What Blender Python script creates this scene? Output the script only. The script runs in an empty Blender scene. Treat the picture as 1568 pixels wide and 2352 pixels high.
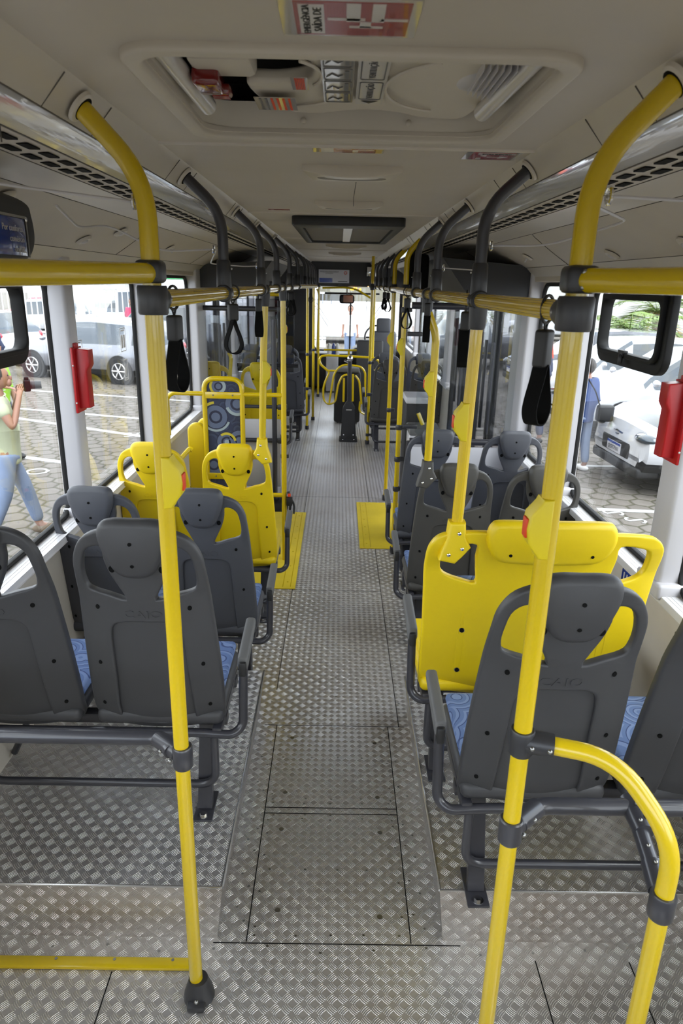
import bpy, bmesh, math, random
from mathutils import Vector, Matrix
random.seed(7)
D = bpy.data; S = bpy.context.scene; C = S.collection
PI = math.pi
# ------------------------------------------------------------------ camera, world, light, exposure
cam = D.cameras.new('camera'); co = D.objects.new('camera', cam); C.objects.link(co); S.camera = co
cam.sensor_fit = 'VERTICAL'; cam.sensor_height = 36; cam.sensor_width = 24; cam.lens = 24.0
cam.clip_start = .02; cam.clip_end = 300
right = Vector((.99977531, -.00241856, .02105909)); down = Vector((.01919667, -.31804018, -.94788287)); fwd = Vector((.00899015, .94807415, -.31792229))
co.matrix_world = Matrix(((right.x, -down.x, -fwd.x, 0), (right.y, -down.y, -fwd.y, 0), (right.z, -down.z, -fwd.z, 1.9), (0, 0, 0, 1)))
cam.dof.use_dof = True; cam.dof.focus_distance = 2.5; cam.dof.aperture_fstop = 7.5
w = D.worlds.new('sky'); S.world = w; w.use_nodes = True
wn = w.node_tree; bg = wn.nodes['Background']
tc = wn.nodes.new('ShaderNodeTexCoord'); nz = wn.nodes.new('ShaderNodeTexNoise'); nz.inputs['Scale'].default_value = 2.2
cr = wn.nodes.new('ShaderNodeValToRGB'); cr.color_ramp.elements[0].position = .35; cr.color_ramp.elements[0].color = (.72, .82, 1, 1); cr.color_ramp.elements[1].position = .6; cr.color_ramp.elements[1].color = (1, 1, 1, 1)
wn.links.new(tc.outputs['Generated'], nz.inputs['Vector']); wn.links.new(nz.outputs['Fac'], cr.inputs['Fac']); wn.links.new(cr.outputs['Color'], bg.inputs['Color'])
bg.inputs['Strength'].default_value = 3.6
sun = D.lights.new('sun', 'SUN'); sun.energy = 1.6; sun.angle = .6; sun.color = (1, .97, .92)
so = D.objects.new('sun', sun); C.objects.link(so); so.rotation_euler = (math.radians(38), 0, math.radians(60))
S.view_settings.view_transform = 'Standard'; S.view_settings.look = 'None'; S.view_settings.gamma = 1; S.view_settings.use_curve_mapping = False
S.view_settings.exposure = 0.60
S.cycles.max_bounces = 10; S.cycles.diffuse_bounces = 5; S.cycles.glossy_bounces = 4; S.cycles.transparent_max_bounces = 24; S.cycles.transmission_bounces = 6
S.cycles.sample_clamp_indirect = 6; S.cycles.caustics_reflective = False; S.cycles.caustics_refractive = False

# ------------------------------------------------------------------ node helpers and materials
class NT:
    def __init__(s, m): s.m = m; s.t = m.node_tree; s.n = s.t.nodes; s.l = s.t.links
    def put(s, sock, v):
        if isinstance(v, bpy.types.NodeSocket): s.l.new(v, sock)
        else: sock.default_value = v
    def math(s, op, a, b=None, c=None):
        n = s.n.new('ShaderNodeMath'); n.operation = op; s.put(n.inputs[0], a)
        if b is not None: s.put(n.inputs[1], b)
        if c is not None: s.put(n.inputs[2], c)
        return n.outputs[0]
    def pos(s):
        g = s.n.new('ShaderNodeNewGeometry'); x = s.n.new('ShaderNodeSeparateXYZ'); s.l.new(g.outputs['Position'], x.inputs[0]); return x.outputs
    def obj(s):
        g = s.n.new('ShaderNodeTexCoord'); return g.outputs['Object']
    def comb(s, x, y, z=0.0):
        n = s.n.new('ShaderNodeCombineXYZ'); s.put(n.inputs[0], x); s.put(n.inputs[1], y); s.put(n.inputs[2], z); return n.outputs[0]
    def noise(s, vec, sc, det=3, rough=.5):
        n = s.n.new('ShaderNodeTexNoise'); n.inputs['Scale'].default_value = sc; n.inputs['Detail'].default_value = det; n.inputs['Roughness'].default_value = rough
        if vec is not None: s.l.new(vec, n.inputs['Vector'])
        return n.outputs['Fac']
    def ramp(s, f, stops, const=False):
        n = s.n.new('ShaderNodeValToRGB'); e = n.color_ramp.elements
        if const: n.color_ramp.interpolation = 'CONSTANT'
        while len(e) < len(stops): e.new(.5)
        for k, (p, c) in enumerate(stops): e[k].position = p; e[k].color = (*c, 1) if len(c) == 3 else c
        s.l.new(f, n.inputs[0]); return n.outputs[0]
    def mix(s, f, a, b, mode='MIX'):
        n = s.n.new('ShaderNodeMix'); n.data_type = 'RGBA'; n.blend_type = mode; s.put(n.inputs[0], f)
        s.put(n.inputs[6], a if isinstance(a, bpy.types.NodeSocket) else (*a, 1)); s.put(n.inputs[7], b if isinstance(b, bpy.types.NodeSocket) else (*b, 1)); return n.outputs[2]
    def bump(s, h, strength, dist):
        n = s.n.new('ShaderNodeBump'); n.inputs['Strength'].default_value = strength; n.inputs['Distance'].default_value = dist; s.l.new(h, n.inputs['Height'])
        s.l.new(n.outputs[0], s.n['Principled BSDF'].inputs['Normal'])
M = {}
def mat(name, col, rough=.5, metal=0.0, coat=0.0, grain=0.0, gs=900, dirt=0.0, spec=.5, emit=None):
    m = D.materials.new(name); m.use_nodes = True; M[name] = m; t = NT(m); p = t.n['Principled BSDF']
    p.inputs['Base Color'].default_value = (*col, 1); p.inputs['Roughness'].default_value = rough; p.inputs['Metallic'].default_value = metal
    p.inputs['Coat Weight'].default_value = coat; p.inputs['Specular IOR Level'].default_value = spec
    if grain: t.bump(t.noise(t.obj(), gs, 2), grain, .0006)
    if dirt:
        f = t.ramp(t.noise(t.obj(), 5, 5, .6), [(.35, (1, 1, 1)), (.75, (1 - dirt,) * 3)])
        t.l.new(t.mix(1.0, col, f, 'MULTIPLY'), p.inputs['Base Color'])
    if emit: p.inputs['Emission Color'].default_value = (*emit[:3], 1); p.inputs['Emission Strength'].default_value = emit[3]
    m.diffuse_color = (*col, 1)
    return m
mat('yellow_paint', (.66, .47, .004), .24, coat=.4, dirt=.05)
mat('yellow_rail', (.70, .48, .01), .22, coat=.5)
mat('yellow_plastic', (.80, .58, .003), .42, grain=.15, dirt=.06)
mat('yellow_box', (.72, .56, .008), .45, grain=.1)
mat('yellow_mat', (.85, .64, .03), .55, dirt=.15)
mat('grey_plastic_warm', (.066, .063, .058), .5, grain=.3, gs=1400, dirt=.08)
mat('grey_plastic', (.048, .048, .052), .47, grain=.35, gs=1400, dirt=.08)
mat('grey_plastic_light', (.070, .073, .086), .5, grain=.3, gs=1400, dirt=.06)
mat('grey_tube', (.035, .035, .043), .32, coat=.3)
mat('clamp_plastic', (.026, .026, .029), .38, grain=.2)
mat('armrest_plastic', (.12, .12, .12), .6, grain=.4)
mat('dark_plastic', (.012, .012, .013), .5)
mat('header_plastic', (.028, .028, .030), .55)
mat('black', (.003, .003, .003), .8, spec=.15)
mat('rubber', (.006, .006, .006), .6, spec=.3)
mat('strap_fabric', (.004, .004, .004), .9, spec=.15)
mat('ceiling_plastic', (.56, .515, .455), .5, dirt=.05)
mat('ceiling_smooth', (.63, .59, .53), .32, dirt=.05)
mat('hatch_plastic', (.60, .555, .485), .5, dirt=.06)
mat('cove_cover', (.62, .60, .56), .16, coat=.6, dirt=.12)
mat('wall_cream', (.62, .57, .49), .35, dirt=.08)
mat('wall_white', (.72, .71, .72), .32)
mat('pillar_grey', (.57, .56, .585), .38)
mat('aluminium', (.75, .75, .76), .25, metal=1)
mat('chrome', (.8, .8, .8), .12, metal=1)
mat('screw', (.35, .35, .34), .3, metal=1)
mat('red_plastic', (.42, .008, .01), .35)
mat('red_handle', (.16, .003, .005), .15, coat=.8)
mat('red_label', (.75, .06, .01), .5)
mat('sticker_red', (.30, .012, .012), .25, coat=.5)
mat('sticker_white', (.62, .60, .58), .3, coat=.5)
mat('sticker_clear', (.50, .47, .43), .12, coat=1)
mat('sticker_yellow', (.6, .42, .05), .3)
mat('sticker_orange', (.55, .2, .05), .4)
mat('ink', (.02, .02, .02), .5)
mat('ink_grey', (.12, .12, .13), .5)
mat('blue_sticker', (.01, .04, .28), .2, coat=.6)
mat('white', (.8, .8, .8), .4)
mat('light_panel', (.60, .60, .64), .4)
mat('car_white', (.56, .57, .60), .2, coat=.8)
mat('car_silver', (.24, .25, .28), .25, metal=.5, coat=.8)
mat('car_dark', (.07, .075, .09), .2, metal=.4, coat=.8)
mat('car_red', (.45, .03, .05), .25, coat=.8)
mat('car_glass', (.03, .045, .06), .05, coat=1)
mat('tyre', (.015, .015, .016), .8)
mat('headlamp', (.5, .52, .58), .08, coat=1)
mat('line_paint', (.45, .45, .44), .7, dirt=.3)
mat('skin', (.30, .15, .10), .5)
mat('hair', (.02, .014, .01), .6)
mat('shirt_pale', (.42, .45, .31), .8, dirt=.1)
mat('jeans', (.19, .25, .38), .85, dirt=.2)
mat('denim', (.03, .06, .18), .85, dirt=.2)
mat('hivis', (.25, .52, .04), .7)
mat('hivis_band', (.6, .62, .6), .4)
mat('navy', (.03, .04, .09), .8)
mat('pink', (.55, .06, .14), .8)
mat('fence_paint', (.62, .63, .66), .5)
mat('bark', (.16, .12, .08), .9)
mat('leaf', (.13, .20, .035), .7)
mat('leaf_dry', (.36, .25, .06), .7)
mat('building', (.55, .55, .52), .7, dirt=.1)
mat('building_tan', (.20, .19, .15), .8)
mat('wood_white', (.75, .74, .72), .6)
mat('grille_grey', (.27, .25, .225), .6)
mat('seam_grey', (.10, .09, .08), .6)
mat('led', (.4, .15, .0), .5, emit=(1, .42, .02, 6))
mat('green_paint', (.05, .35, .12), .4)
def glass(name, tint, gl=.06):
    m = D.materials.new(name); m.use_nodes = True; M[name] = m; t = NT(m); t.n.remove(t.n['Principled BSDF'])
    tr = t.n.new('ShaderNodeBsdfTransparent'); tr.inputs[0].default_value = (*tint, 1)
    g = t.n.new('ShaderNodeBsdfGlossy'); g.inputs['Roughness'].default_value = .01
    f = t.n.new('ShaderNodeFresnel'); ge = t.n.new('ShaderNodeNewGeometry'); t.l.new(t.math('MULTIPLY_ADD', ge.outputs['Backfacing'], 1 / 1.45 - 1.45, 1.45), f.inputs[0])
    mx = t.n.new('ShaderNodeMixShader'); t.l.new(t.math('MULTIPLY', f.outputs[0], gl), mx.inputs[0]); t.l.new(tr.outputs[0], mx.inputs[1]); t.l.new(g.outputs[0], mx.inputs[2])
    t.l.new(mx.outputs[0], t.n['Material Output'].inputs[0]); return m
glass('window_glass', (.93, .95, .95), .9)
glass('shaded_glass', (.25, .26, .28), .9)
glass('door_glass', (.68, .69, .72), .9)
glass('partition_glass', (.90, .92, .92), 1.0)
def tread(name, ax, col=(.60, .575, .55), stain=.45, rough=.30):
    m = D.materials.new(name); m.use_nodes = True; M[name] = m; t = NT(m); p = t.n['Principled BSDF']; P = t.pos(); c = .031
    X = t.math('MULTIPLY', P[ax[0]], 1 / c); Y = t.math('MULTIPLY', P[ax[1]], 1 / c)
    fx = t.math('FLOOR', X); fy = t.math('FLOOR', Y)
    par = t.math('MODULO', t.math('ADD', t.math('ADD', fx, fy), 2000), 2)
    s_ = t.math('MULTIPLY_ADD', par, -2, 1)
    u = t.math('SUBTRACT', t.math('SUBTRACT', X, fx), .5); v = t.math('SUBTRACT', t.math('SUBTRACT', Y, fy), .5)
    a = t.math('MULTIPLY', t.math('ADD', u, t.math('MULTIPLY', s_, v)), .7071)
    b = t.math('MULTIPLY', t.math('SUBTRACT', v, t.math('MULTIPLY', s_, u)), .7071)
    b2 = t.math('ADD', b, t.math('MULTIPLY', t.math('MULTIPLY', t.math('MULTIPLY', a, a), .30), s_))
    st = t.math('COSINE', t.math('MULTIPLY', b2, 2 * PI / .172)); st = t.math('MAXIMUM', st, 0)
    def soft(q, lim):
        n = t.n.new('ShaderNodeMapRange'); n.clamp = True; n.inputs[1].default_value = lim; n.inputs[2].default_value = lim - .06; n.inputs[3].default_value = 0; n.inputs[4].default_value = 1
        t.l.new(t.math('ABSOLUTE', q), n.inputs[0]); return n.outputs[0]
    h = t.math('MULTIPLY', st, t.math('MULTIPLY', soft(a, .44), soft(b2, .39)))
    pv = t.comb(P[0], P[1], P[2])
    n1 = t.noise(pv, 2.2, 4, .6); n2 = t.noise(pv, 260, 2)
    hh = t.math('ADD', h, t.math('MULTIPLY', n2, .04))
    t.bump(hh, 1.0, .0013)
    base = t.mix(t.ramp(n1, [(.45, (0, 0, 0)), (.75, (stain,) * 3)]), col, (.23, .155, .085))
    base = t.mix(h, base, (.92, .90, .88))  # polished bars; their highlights are also put into the paler colour
    t.l.new(base, p.inputs['Base Color']); p.inputs['Metallic'].default_value = .74
    t.l.new(t.math('SUBTRACT', t.math('MULTIPLY_ADD', n1, .22, rough - .05), t.math('MULTIPLY', h, .14)), p.inputs['Roughness'])
    return m
tread('tread_floor', (0, 1)); tread('tread_platform', (0, 1), (.50, .485, .485), .35); tread('tread_riser', (0, 2), (.54, .51, .485), .65); tread('tread_side', (1, 2), (.42, .40, .39), .5)
def paving():
    m = D.materials.new('hex_paving'); m.use_nodes = True; M['hex_paving'] = m; t = NT(m); p = t.n['Principled BSDF']; P = t.pos(); k = 1 / .27; R3 = 1.7320508
    nw = t.noise(t.comb(P[0], P[1]), 3.0, 2); wob = t.math('MULTIPLY', t.math('SUBTRACT', nw, .5), .25)
    X = t.math('ADD', t.math('MULTIPLY', P[0], k), wob); Y = t.math('ADD', t.math('MULTIPLY', P[1], k), wob)
    def md(q, r): return t.math('SUBTRACT', t.math('SUBTRACT', q, t.math('MULTIPLY', t.math('FLOOR', t.math('DIVIDE', q, r)), r)), r / 2)
    ax, ay = md(X, 1.0), md(Y, R3); bx, by = md(t.math('SUBTRACT', X, .5), 1.0), md(t.math('SUBTRACT', Y, R3 / 2), R3)
    da = t.math('ADD', t.math('MULTIPLY', ax, ax), t.math('MULTIPLY', ay, ay)); db = t.math('ADD', t.math('MULTIPLY', bx, bx), t.math('MULTIPLY', by, by))
    lt = t.math('LESS_THAN', da, db)
    def sel(p_, q_): return t.math('ADD', t.math('MULTIPLY', p_, lt), t.math('MULTIPLY', q_, t.math('SUBTRACT', 1, lt)))
    gx, gy = sel(ax, bx), sel(ay, by); agx = t.math('ABSOLUTE', gx); agy = t.math('ABSOLUTE', gy)
    e = t.math('SUBTRACT', .5, t.math('MAXIMUM', agx, t.math('ADD', t.math('MULTIPLY', agx, .5), t.math('MULTIPLY', agy, .8660254))))
    wnz = t.n.new('ShaderNodeTexWhiteNoise'); t.l.new(t.comb(t.math('ROUND', t.math('MULTIPLY', t.math('SUBTRACT', X, gx), 2)), t.math('ROUND', t.math('MULTIPLY', t.math('SUBTRACT', Y, gy), 2))), wnz.inputs[0])
    stone = t.mix(wnz.outputs[0], (.135, .118, .102), (.20, .18, .16))
    stone = t.mix(t.noise(t.comb(P[0], P[1]), 9, 4), stone, (.11, .095, .08))
    jt = t.ramp(e, [(.035, (1, 1, 1)), (.075, (0, 0, 0))])
    t.l.new(t.mix(jt, stone, (.065, .06, .035)), p.inputs['Base Color']); p.inputs['Roughness'].default_value = .85
    t.bump(t.ramp(e, [(.0, (0, 0, 0)), (.12, (1, 1, 1))]), .8, .02)
paving()
def fabric(name, c1, c2, c3):
    m = D.materials.new(name); m.use_nodes = True; M[name] = m; t = NT(m); p = t.n['Principled BSDF']
    v = t.n.new('ShaderNodeTexVoronoi'); v.inputs['Scale'].default_value = 9; t.l.new(t.obj(), v.inputs['Vector'])
    r = t.math('FRACT', t.math('MULTIPLY', v.outputs['Distance'], 5)); f = t.ramp(r, [(0, c1), (.5, c2), (.86, c3)], True)
    t.l.new(f, p.inputs['Base Color']); p.inputs['Roughness'].default_value = .8
    t.bump(t.noise(t.obj(), 1200, 1), .4, .0006)
fabric('blue_fabric', (.10, .16, .33), (.16, .23, .42), (.04, .07, .18)); fabric('board_fabric', (.03, .037, .075), (.045, .055, .10), (.022, .026, .05))
mat('ring_blue', (.10, .125, .20), .7); mat('ring_pale', (.30, .36, .38), .7); mat('ring_yellow', (.55, .45, .03), .7); mat('ring_dark', (.018, .02, .045), .7)

# ------------------------------------------------------------------ mesh helpers
def link(o, parent=None):
    C.objects.link(o)
    if parent is not None: o.parent = parent
    return o
def fin(me, sm=True, ang=.6):
    if sm:
        me.shade_smooth(); me.set_sharp_from_angle(angle=ang)
def ob(name, geo, m, parent=None, sm=True, ang=.6):
    if isinstance(geo, bmesh.types.BMesh):
        me = D.meshes.new(name); bmesh.ops.recalc_face_normals(geo, faces=geo.faces); geo.to_mesh(me); geo.free()
    else: me = geo
    me.name = name
    for k in (m if isinstance(m, (list, tuple)) else [m]): me.materials.append(M[k])
    fin(me, sm, ang)
    return link(D.objects.new(name, me), parent)
def balls(name, pts, rad, m, parent, sy=1, seg=8):
    for p in pts: b_ = B(); ball(b_, p, rad, sy=sy, seg=seg); ob(name, b_, m, parent)
def tag(o, label, cat=None, group=None, kind=None):
    if label: o['label'] = label
    if cat: o['category'] = cat
    if group: o['group'] = group
    if kind: o['kind'] = kind
    return o
def struct(name, bm, m, label=None, sm=True):
    o = ob(name, bm, m, None, sm); o['kind'] = 'structure'
    if label: o['label'] = label
    return o
def thing(name, label, cat, loc=(0, 0, 0), rz=0, group=None, kind=None):
    o = D.objects.new(name, None); o.empty_display_size = .1; C.objects.link(o); o.location = loc; o.rotation_euler = (0, 0, rz); return tag(o, label, cat, group, kind)
def kids(o): return [c for c in C.objects if c.parent == o]
def copy_tree(o, parent=None, label=None, group=None):
    ks = kids(o); c = o.copy(); C.objects.link(c)
    if parent is not None: c.parent = parent
    if label: c['label'] = label
    if group: c['group'] = group
    for k in ks: copy_tree(k, c)
    return c
def B(): return bmesh.new()
def setm(bm, fs, mi):
    if mi:
        for f in fs: f.material_index = mi
def box(bm, x0, x1, y0, y1, z0, z1, bev=0, seg=2, mi=0, rot=None):
    r = bmesh.ops.create_cube(bm, size=1); vs = r['verts']
    for v in vs: v.co = Vector(((x0 + x1) / 2 + v.co.x * (x1 - x0), (y0 + y1) / 2 + v.co.y * (y1 - y0), (z0 + z1) / 2 + v.co.z * (z1 - z0)))
    fs = {f for v in vs for f in v.link_faces}
    if bev:
        es = {e for v in vs for e in v.link_edges}
        q = bmesh.ops.bevel(bm, geom=list(es), offset=bev, segments=seg, affect='EDGES', profile=.5); vs = list({v for f in q['faces'] for v in f.verts}); fs = {f for v in vs for f in v.link_faces}
    if rot is not None: bmesh.ops.transform(bm, matrix=rot, verts=vs)
    setm(bm, fs, mi)
    return vs
def xf(bm, vs, m): bmesh.ops.transform(bm, matrix=m, verts=[v for v in vs if v.is_valid])
def fillet(pts, r, n=6):
    pts = [Vector(p) for p in pts]; out = [pts[0]]
    for i in range(1, len(pts) - 1):
        a, b, c = pts[i - 1], pts[i], pts[i + 1]; d1 = (a - b); d2 = (c - b); rr = r[i] if isinstance(r, (list, tuple)) else r
        L = min(rr, d1.length * .49, d2.length * .49)
        p, q = b + d1.normalized() * L, b + d2.normalized() * L
        for k in range(n + 1):
            t = k / n; out.append((1 - t) ** 2 * p + 2 * t * (1 - t) * b + t * t * q)
    out.append(pts[-1]); return out
def tube(bm, pts, r, seg=16, fr=0, n=6, ribs=0, caps=True, mi=0, radii=None, closed=False):
    P = fillet(pts, fr, n) if fr else [Vector(p) for p in pts]
    N = len(P); rings = []; up = None; made = []
    for i, p in enumerate(P):
        if closed: t = (P[(i + 1) % N] - P[i - 1])
        else: t = (P[min(i + 1, N - 1)] - P[max(i - 1, 0)])
        t.normalize()
        if up is None: up = Vector((0, 0, 1)) if abs(t.z) < .9 else Vector((0, 1, 0))
        s = t.cross(up); s.normalize(); up = s.cross(t); up.normalize()
        rr = radii[i] if radii else r
        sg = seg if not ribs else ribs * 2
        ring = []
        for k in range(sg):
            a = 2 * PI * k / sg; q = rr * (.955 if ribs and k % 2 else 1)
            ring.append(bm.verts.new(p + s * math.cos(a) * q + up * math.sin(a) * q))
        rings.append(ring)
    for i in range(N - (0 if closed else 1)):
        A, Bq = rings[i], rings[(i + 1) % N]; sg = len(A)
        for k in range(sg):
            f = bm.faces.new((A[k], A[(k + 1) % sg], Bq[(k + 1) % sg], Bq[k])); f.material_index = mi; made.append(f)
    if caps and not closed:
        for q in (rings[0], list(reversed(rings[-1]))):
            f = bm.faces.new(q); f.material_index = mi
    return [v for q in rings for v in q]
def cyl(bm, p, q, r, seg=16, r2=None, mi=0): return tube(bm, [p, q], r, seg, mi=mi, radii=[r, r2 if r2 is not None else r])
def ball(bm, c, r, sx=1, sy=1, sz=1, seg=16, mi=0, rot=None):
    q = bmesh.ops.create_uvsphere(bm, u_segments=seg, v_segments=max(6, seg // 2), radius=r); m = Matrix.Diagonal((sx, sy, sz, 1))
    if rot is not None: m = rot @ m
    bmesh.ops.transform(bm, matrix=Matrix.Translation(c) @ m, verts=q['verts']); setm(bm, {f for v in q['verts'] for f in v.link_faces}, mi); return q['verts']
def crom(pts, n=5, closed=True):
    P = [Vector((*p, 0)[:3]) for p in pts]; out = []; N = len(P)
    for i in range(N if closed else N - 1):
        if closed: a, b, c, d = P[i - 1], P[i], P[(i + 1) % N], P[(i + 2) % N]
        else: a, b, c, d = P[max(i - 1, 0)], P[i], P[i + 1], P[min(i + 2, N - 1)]
        for k in range(n):
            t = k / n; out.append(.5 * ((2 * b) + (c - a) * t + (2 * a - 5 * b + 4 * c - d) * t * t + (3 * b - a - 3 * c + d) * t ** 3))
    if not closed: out.append(P[-1])
    return [(v.x, v.y) for v in out]
def rrect(x0, x1, y0, y1, r, n=6):
    out = []
    for cx, cy, a0 in ((x1 - r, y1 - r, 0), (x0 + r, y1 - r, 90), (x0 + r, y0 + r, 180), (x1 - r, y0 + r, 270)):
        for k in range(n + 1):
            a = math.radians(a0 + 90 * k / n); out.append((cx + r * math.cos(a), cy + r * math.sin(a)))
    return out
def flat(outs, ext=.01, bev=0.0, res=2, fn=None, cuts=None):
    """filled outline with holes -> mesh; fn maps (x, y, depth) to a point; cuts = (nx, ny) adds subdivisions"""
    cu = D.curves.new('c', 'CURVE'); cu.dimensions = '2D'; cu.fill_mode = 'BOTH'; cu.extrude = max(ext - bev, 0); cu.bevel_depth = bev; cu.bevel_resolution = res; cu.offset = -bev
    for o in outs:
        s = cu.splines.new('POLY'); s.points.add(len(o) - 1); s.use_cyclic_u = True
        for k, p in enumerate(o): s.points[k].co = (p[0], p[1], 0, 1)
    tmp = D.objects.new('t', cu); C.objects.link(tmp); dg = bpy.context.evaluated_depsgraph_get(); me = D.meshes.new_from_object(tmp.evaluated_get(dg))
    D.objects.remove(tmp); D.curves.remove(cu); bm = B(); bm.from_mesh(me); D.meshes.remove(me)
    bmesh.ops.remove_doubles(bm, verts=bm.verts, dist=1e-5)
    if cuts:
        xs = [v.co.x for v in bm.verts]; ys = [v.co.y for v in bm.verts]; x0, x1, y0, y1 = min(xs), max(xs), min(ys), max(ys)
        for k in range(1, cuts[0]): bmesh.ops.bisect_plane(bm, geom=bm.verts[:] + bm.edges[:] + bm.faces[:], plane_co=(x0 + (x1 - x0) * k / cuts[0], 0, 0), plane_no=(1, 0, 0))
        for k in range(1, cuts[1]): bmesh.ops.bisect_plane(bm, geom=bm.verts[:] + bm.edges[:] + bm.faces[:], plane_co=(0, y0 + (y1 - y0) * k / cuts[1], 0), plane_no=(0, 1, 0))
    if fn:
        for v in bm.verts: v.co = Vector(fn(v.co.x, v.co.y, v.co.z))
    return bm
def text(s, size, ext=.001, fn=None, align='CENTER', sx=1):
    cu = D.curves.new('t', 'FONT'); cu.body = s; cu.size = size; cu.extrude = ext; cu.align_x = align; cu.align_y = 'CENTER'; cu.resolution_u = 2
    tmp = D.objects.new('t', cu); C.objects.link(tmp); dg = bpy.context.evaluated_depsgraph_get(); me = D.meshes.new_from_object(tmp.evaluated_get(dg)); D.objects.remove(tmp); D.curves.remove(cu)
    bm = B(); bm.from_mesh(me); D.meshes.remove(me)
    for v in bm.verts: v.co = Vector(fn(v.co.x * sx, v.co.y, v.co.z)) if fn else Vector((v.co.x * sx, v.co.y, v.co.z))
    return bm
def join(bm, other, mi=0):
    me = D.meshes.new('j'); other.to_mesh(me); other.free(); n = len(bm.faces); bm.from_mesh(me); D.meshes.remove(me); bm.faces.ensure_lookup_table()
    for f in bm.faces[n:]: f.material_index = mi
    return bm
# ------------------------------------------------------------------ the setting
X0 = .012; Y0, Y1 = -1.0, 13.5; GZ = -.5
def strip(bm, prof, side, y0=Y0, y1=11.6, ny=1, th=.006, mi=0):
    """profile of (half width, z) extruded along the bus"""
    for k in range(len(prof) - 1):
        (a, za), (b, zb) = prof[k], prof[k + 1]
        v = [bm.verts.new((X0 + side * h, y, z + dz)) for (h, z) in ((a, za), (b, zb)) for y in (y0, y1) for dz in (0, th)]
        for q in ((0, 2, 6, 4), (1, 5, 7, 3), (0, 4, 5, 1), (2, 3, 7, 6), (0, 1, 3, 2), (4, 6, 7, 5)):
            f = bm.faces.new([v[i] for i in q]); f.material_index = mi
b = B(); box(b, -1.26, 1.28, Y0, Y1, -.06, 0)
def seam(b, x0, y0, x1, y1, w=.0016, z=0.0, mi=1):
    if abs(x1 - x0) > abs(y1 - y0): box(b, x0, x1, y0 - w, y0 + w, z - .001, z + .0006, mi=mi)
    else: box(b, x0 - w, x0 + w, y0, y1, z - .001, z + .0006, mi=mi)
seam(b, -.345, 1.545, .405, 1.545); seam(b, -.245, 1.55, -.245, 2.62); seam(b, .255, 1.55, .255, 2.62)
seam(b, -.245, 2.11, .255, 2.11); seam(b, -.245, 2.08, .255, 2.08); seam(b, -.30, 2.62, .33, 2.62)
seam(b, .305, 2.62, .305, 13); seam(b, -.27, 2.9, -.27, 13); seam(b, -.27, 4.05, .305, 4.05); seam(b, -1.1, 6.1, .4, 6.1); seam(b, -.3, 8.2, .4, 8.2)
seam(b, .62, .3, .72, 1.5); seam(b, -.62, .5, -.62, 1.45); seam(b, .9, .3, .9, 1.5)
def screws(b, pts, z=0.0, r=.0042, mi=2):
    for (x, y) in pts: cyl(b, (x, y, z), (x, y, z + .0016), r, 8, mi=mi)
sc = []
for y in (1.575, 2.05, 2.075, 2.135, 2.155, 2.59): sc += [(x + random.uniform(-.01, .01), y + random.uniform(-.006, .006)) for x in (-.22, -.1, .01, .12, .23)]
for y in (1.62, 1.75, 1.9, 2.0, 2.2, 2.35, 2.5): sc += [(-.262, y), (.272, y + .03), (-.29, y + .05), (.302, y - .02), (.235, y + .02), (-.225, y - .02)]
for y in (1.82, 2.4): sc += [(x, y) for x in (-.2, -.08, .03, .13)]
for y in (1.515, 1.2): sc += [(x * .16 - .5, y + .01 * (k % 3)) for k, x in enumerate(range(-3, 12))]
for y in [2.8 + .17 * k for k in range(14)]: sc += [(.32, y), (-.285, y), (.02, y + .05)]
screws(b, sc); screws(b, [(-.16, 1.66), (.165, 1.64), (-.175, 2.19), (.185, 2.17), (-.175, 2.0), (.185, 1.99), (-.17, 2.53), (.19, 2.5)], r=.0095)
box(b, -1.0, -.385, 1.452, 1.488, 0, .012, .004, mi=3)
for k_ in range(4): cyl(b, (-.45 - .17 * k_, 1.478, .012), (-.45 - .17 * k_, 1.478, .0135), .0045, 8, mi=2)
struct('floor', b, ['tread_floor', 'black', 'screw', 'yellow_paint'], 'aluminium tread plate floor of the bus aisle')
def platform(name, xa, xb, xi, y1, lab):
    b = B(); z = .2; y0 = 1.561
    box(b, min(xa, xi), max(xa, xi), y0, y1, -.001, z)
    for f in b.faces:
        f.normal_update(); n = f.normal
        f.material_index = 0 if abs(n.z) > .5 else (1 if abs(n.y) > .5 else 2)
    for v in b.verts:
        if v.co.z < .1 and abs(v.co.x - xi) < .01: v.co.x += .022 if xi > 0 else -.022
    xm, xM = min(xa, xi), max(xa, xi)
    cyl(b, (xm, y0, z), (xM, y0, z), .004, 8, mi=3); cyl(b, (xi, y0, z), (xi, y1, z), .0048, 8, mi=3)
    s = 1 if xi > 0 else -1
    screws(b, [(xi + s * (.12 + .14 * k), yy) for k in range(6) for yy in (1.98,)], z, mi=3)
    return struct(name, b, ['tread_platform', 'tread_riser', 'tread_side', 'aluminium'], lab)
platform('floor_left', -1.2, 0, -.313, 2.75, 'raised tread plate platform under the left seats')
platform('floor_right', 1.22, 0, .331, 2.72, 'raised tread plate platform under the right seats')

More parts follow.
